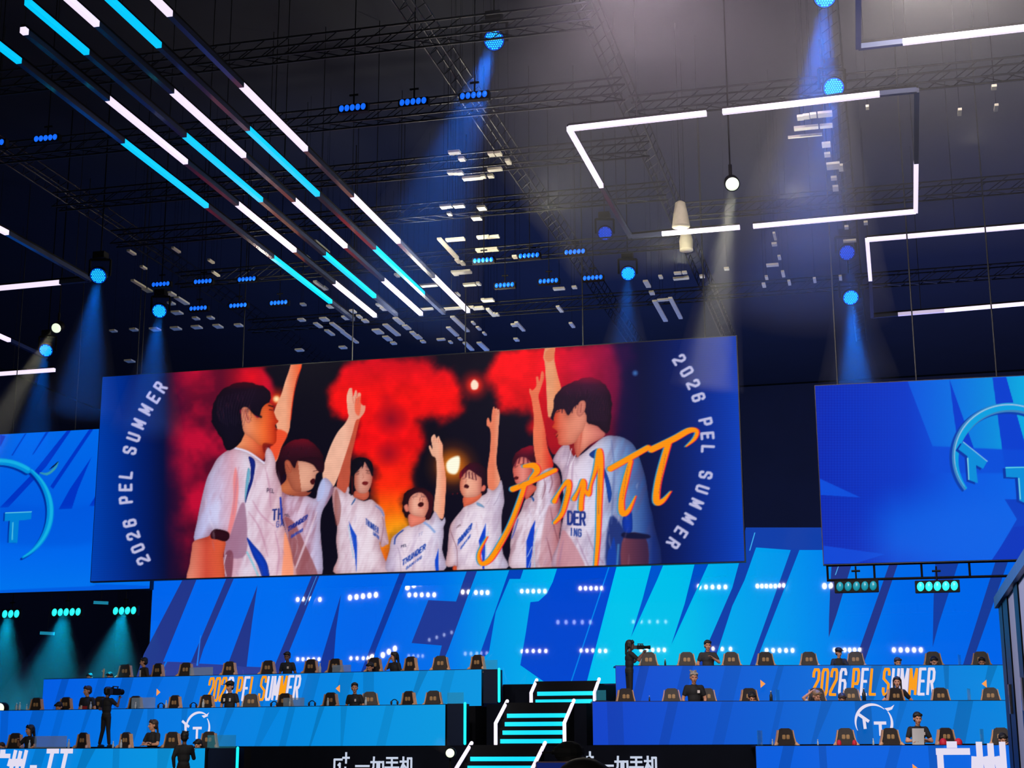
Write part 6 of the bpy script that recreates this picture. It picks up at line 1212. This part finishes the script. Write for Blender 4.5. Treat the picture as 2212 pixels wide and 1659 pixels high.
# blinder bars behind the audience: seen only mirrored in the LED wall
def mir(px, py, Yl):
    d = ray(px, py); q = C0+d*((2*Yb-Yl)/d.y); return V3((q.x, Yl, q.z))
WBL = mat('warm_blinder', (255, 246, 230), .3, emit=60)
WB2 = mat('soft_blinder', (200, 215, 255), .3, emit=14)
def rear(px, py, n, wpx, label, m=WBL, rpx=6, tilt=0):
    root = empty('blinder_bar', mir(px, py, -7), 0, label, 'stage light', 'white lamp bars over the audience')
    for i in range(n):
        t = (i-(n-1)/2)/max(1, n-1); q = mir(px+t*wpx, py+t*tilt, -7); rr = rpx/F*(2*Yb+7)
        under(root, MB().ball(q, (rr*.7, .05, rr), 10).build('lamp_lens', m, smooth=True))
    a, b = mir(px-wpx/2, py-tilt/2, -7), mir(px+wpx/2, py+tilt/2, -7); under(root, MB().tube(a+V3((0, -.3, 0)), b+V3((0, -.3, 0)), .12).build('housing', BLK)); under(root, MB().tube((a+b)/2+V3((0, -.3, 0)), ((a.x+b.x)/2, -7.3, 21.5), .03, n=5).build('hanging_pipe', BLK))
WORDS = ['first', 'second', 'third', 'fourth', 'fifth', 'sixth', 'seventh', 'eighth', 'ninth', 'tenth', 'eleventh', 'twelfth', 'thirteenth', 'fourteenth', 'fifteenth', 'sixteenth', 'seventeenth']
def nth(a):
    band = lambda t: 'upper' if t[1] < 1320 else 'faint middle' if t[1] < 1380 else 'lower'
    same = sorted(t[0] for t in REAR if band(t) == band(a)); return band(a), WORDS[same.index(a[0])]
REAR = ((667, 1295, 4, 48, WBL, 5, 0), (784, 1288, 5, 56, WBL, 6, -6), (908, 1258, 5, 56, WBL, 7, -20), (911, 1285, 5, 54, WBL, 5, 0), (1028, 1280, 5, 50, WBL, 5, 0), (1022, 1238, 2, 14, WBL, 6, 0), (1152, 1277, 5, 50, WBL, 4.5, 0), (1279, 1272, 5, 46, WBL, 4.5, 0), (1243, 1345, 5, 70, WB2, 5, 0), (1403, 1343, 5, 70, WB2, 4, 0), (1539, 1268, 5, 56, WBL, 4.5, 0),
        (1665, 1266, 7, 58, WBL, 4.5, 0), (1788, 1266, 2, 14, WBL, 6, 0), (1945, 1265, 5, 52, WBL, 6, 0), (666, 1424, 5, 46, WBL, 4, 0), (778, 1422, 4, 40, WBL, 4, 0), (808, 1422, 1, 1, WBL, 8, 0), (840, 1408, 3, 26, WBL, 6, -14), (1155, 1407, 5, 54, WBL, 4, 0), (1283, 1406, 5, 50, WBL, 4, 0), (1410, 1404, 5, 50, WBL, 4, 0), (1560, 1402, 3, 36, WBL, 4, 0), (1684, 1405, 5, 56, WBL, 4.5, 0), (1830, 1404, 6, 54, WBL, 4.5, 0), (1960, 1404, 5, 58, WBL, 5, 0), (898, 1417, 4, 30, WB2, 4, 0), (1030, 1412, 5, 50, WB2, 4.5, 0), (955, 1375, 4, 48, WB2, 4, -16))
for a in REAR:
    rear(a[0], a[1], a[2], a[3], 'white lamp bar mirrored in the LED wall, %s row, %s from the left' % nth(a), a[4], a[5], a[6])

# ------------------------------------------------------------------ haze in the beams
hz = MB()
for i, (p, ax, ang, L) in enumerate(HV):
    m = MB(); e = p+ax*L; m.tube(p, e, .12, .12+math.tan(ang/2)*L*1.1, 20)
    o = m.build('haze', HZ); tag(o, 'drifting haze lit by a stage lamp', 'haze', 'haze in the light beams', 'stuff')
# upper right: thick haze lit by lamps over the frame
HG = HZ.copy(); HG.name = 'thin_haze'; HG.node_tree.nodes['Volume Scatter'].inputs['Density'].default_value = .016
o = MB().box((-.5, 33, 17.0), (16, 18, 4.8)).build('haze', HG); tag(o, 'wide grey haze bank at the upper right, under the ceiling', 'haze', None, 'stuff')
for px, py, Y, e, cc in ((1300, -150, 26, 3400, (1, .8, .95)), (1980, -170, 26, 4200, (1, .88, .86))):
    p = atY(px, py, Y); lamp('haze_lamp', 'SPOT', p, cc, e*1.1, aim=p+V3((1.2, 5, -1.3)), spot_size=rad(125), spot_blend=1, shadow_soft_size=.5)

# ------------------------------------------------------------------ glass booth at the right
Xb = atY(2151, 1292, 18.0); X = Xb.x; zt = Xb.z
gb = empty('glass_booth', (X, 11, 0), 0, 'dark framed glass booth wall at the right photo edge', 'booth')
BF = mat('booth_black_frame', (7, 7, 9), .35, spec=.1); BR = mat('booth_top_rail', (50, 100, 160), .4, .2, noise=.2)  # blue light falling on the top rail is put into its base colour
under(gb, MB().box((X+.04, 11.5, zt-.05), (.12, 13.1, .12)).build('top_rail', BR))
GP = mat('booth_pane', (150, 150, 176), .55, noise=.06, scale=2, spec=.15)
EM = [(18.0, 17.45), (17.3, 16.6), (15.62, 15.12), (13.2, 12.8), (10.6, 10.3), (8.0, 7.8), (5.2, 5.05)]
for i, (a, b) in enumerate(EM):
    under(gb, MB().box((X+.05, (a+b)/2, (zt-.1)/2), (.06, a-b, zt-.12)).build('mullion', BF))
    if i: c = EM[i-1][1]; under(gb, MB().box((X+.045, (a+c)/2, (zt-.1)/2), (.02, c-a-.01, zt-.12)).build('glass_pane', GP))
for y in (17.0, 15.3): under(gb, MB().box((X+.01, y, 2.05), (.03, .05, .3)).build('handle', mat('chrome', (200, 200, 205), .15, 1)))
lamp('added_booth_fill', 'SPOT', (X-4.5, 13, 5.5), (.85, .87, 1), 1500, aim=(X, 15.3, 2), spot_size=rad(60), spot_blend=.6, shadow_soft_size=.6)  # added fill light, only there to brighten the booth panes
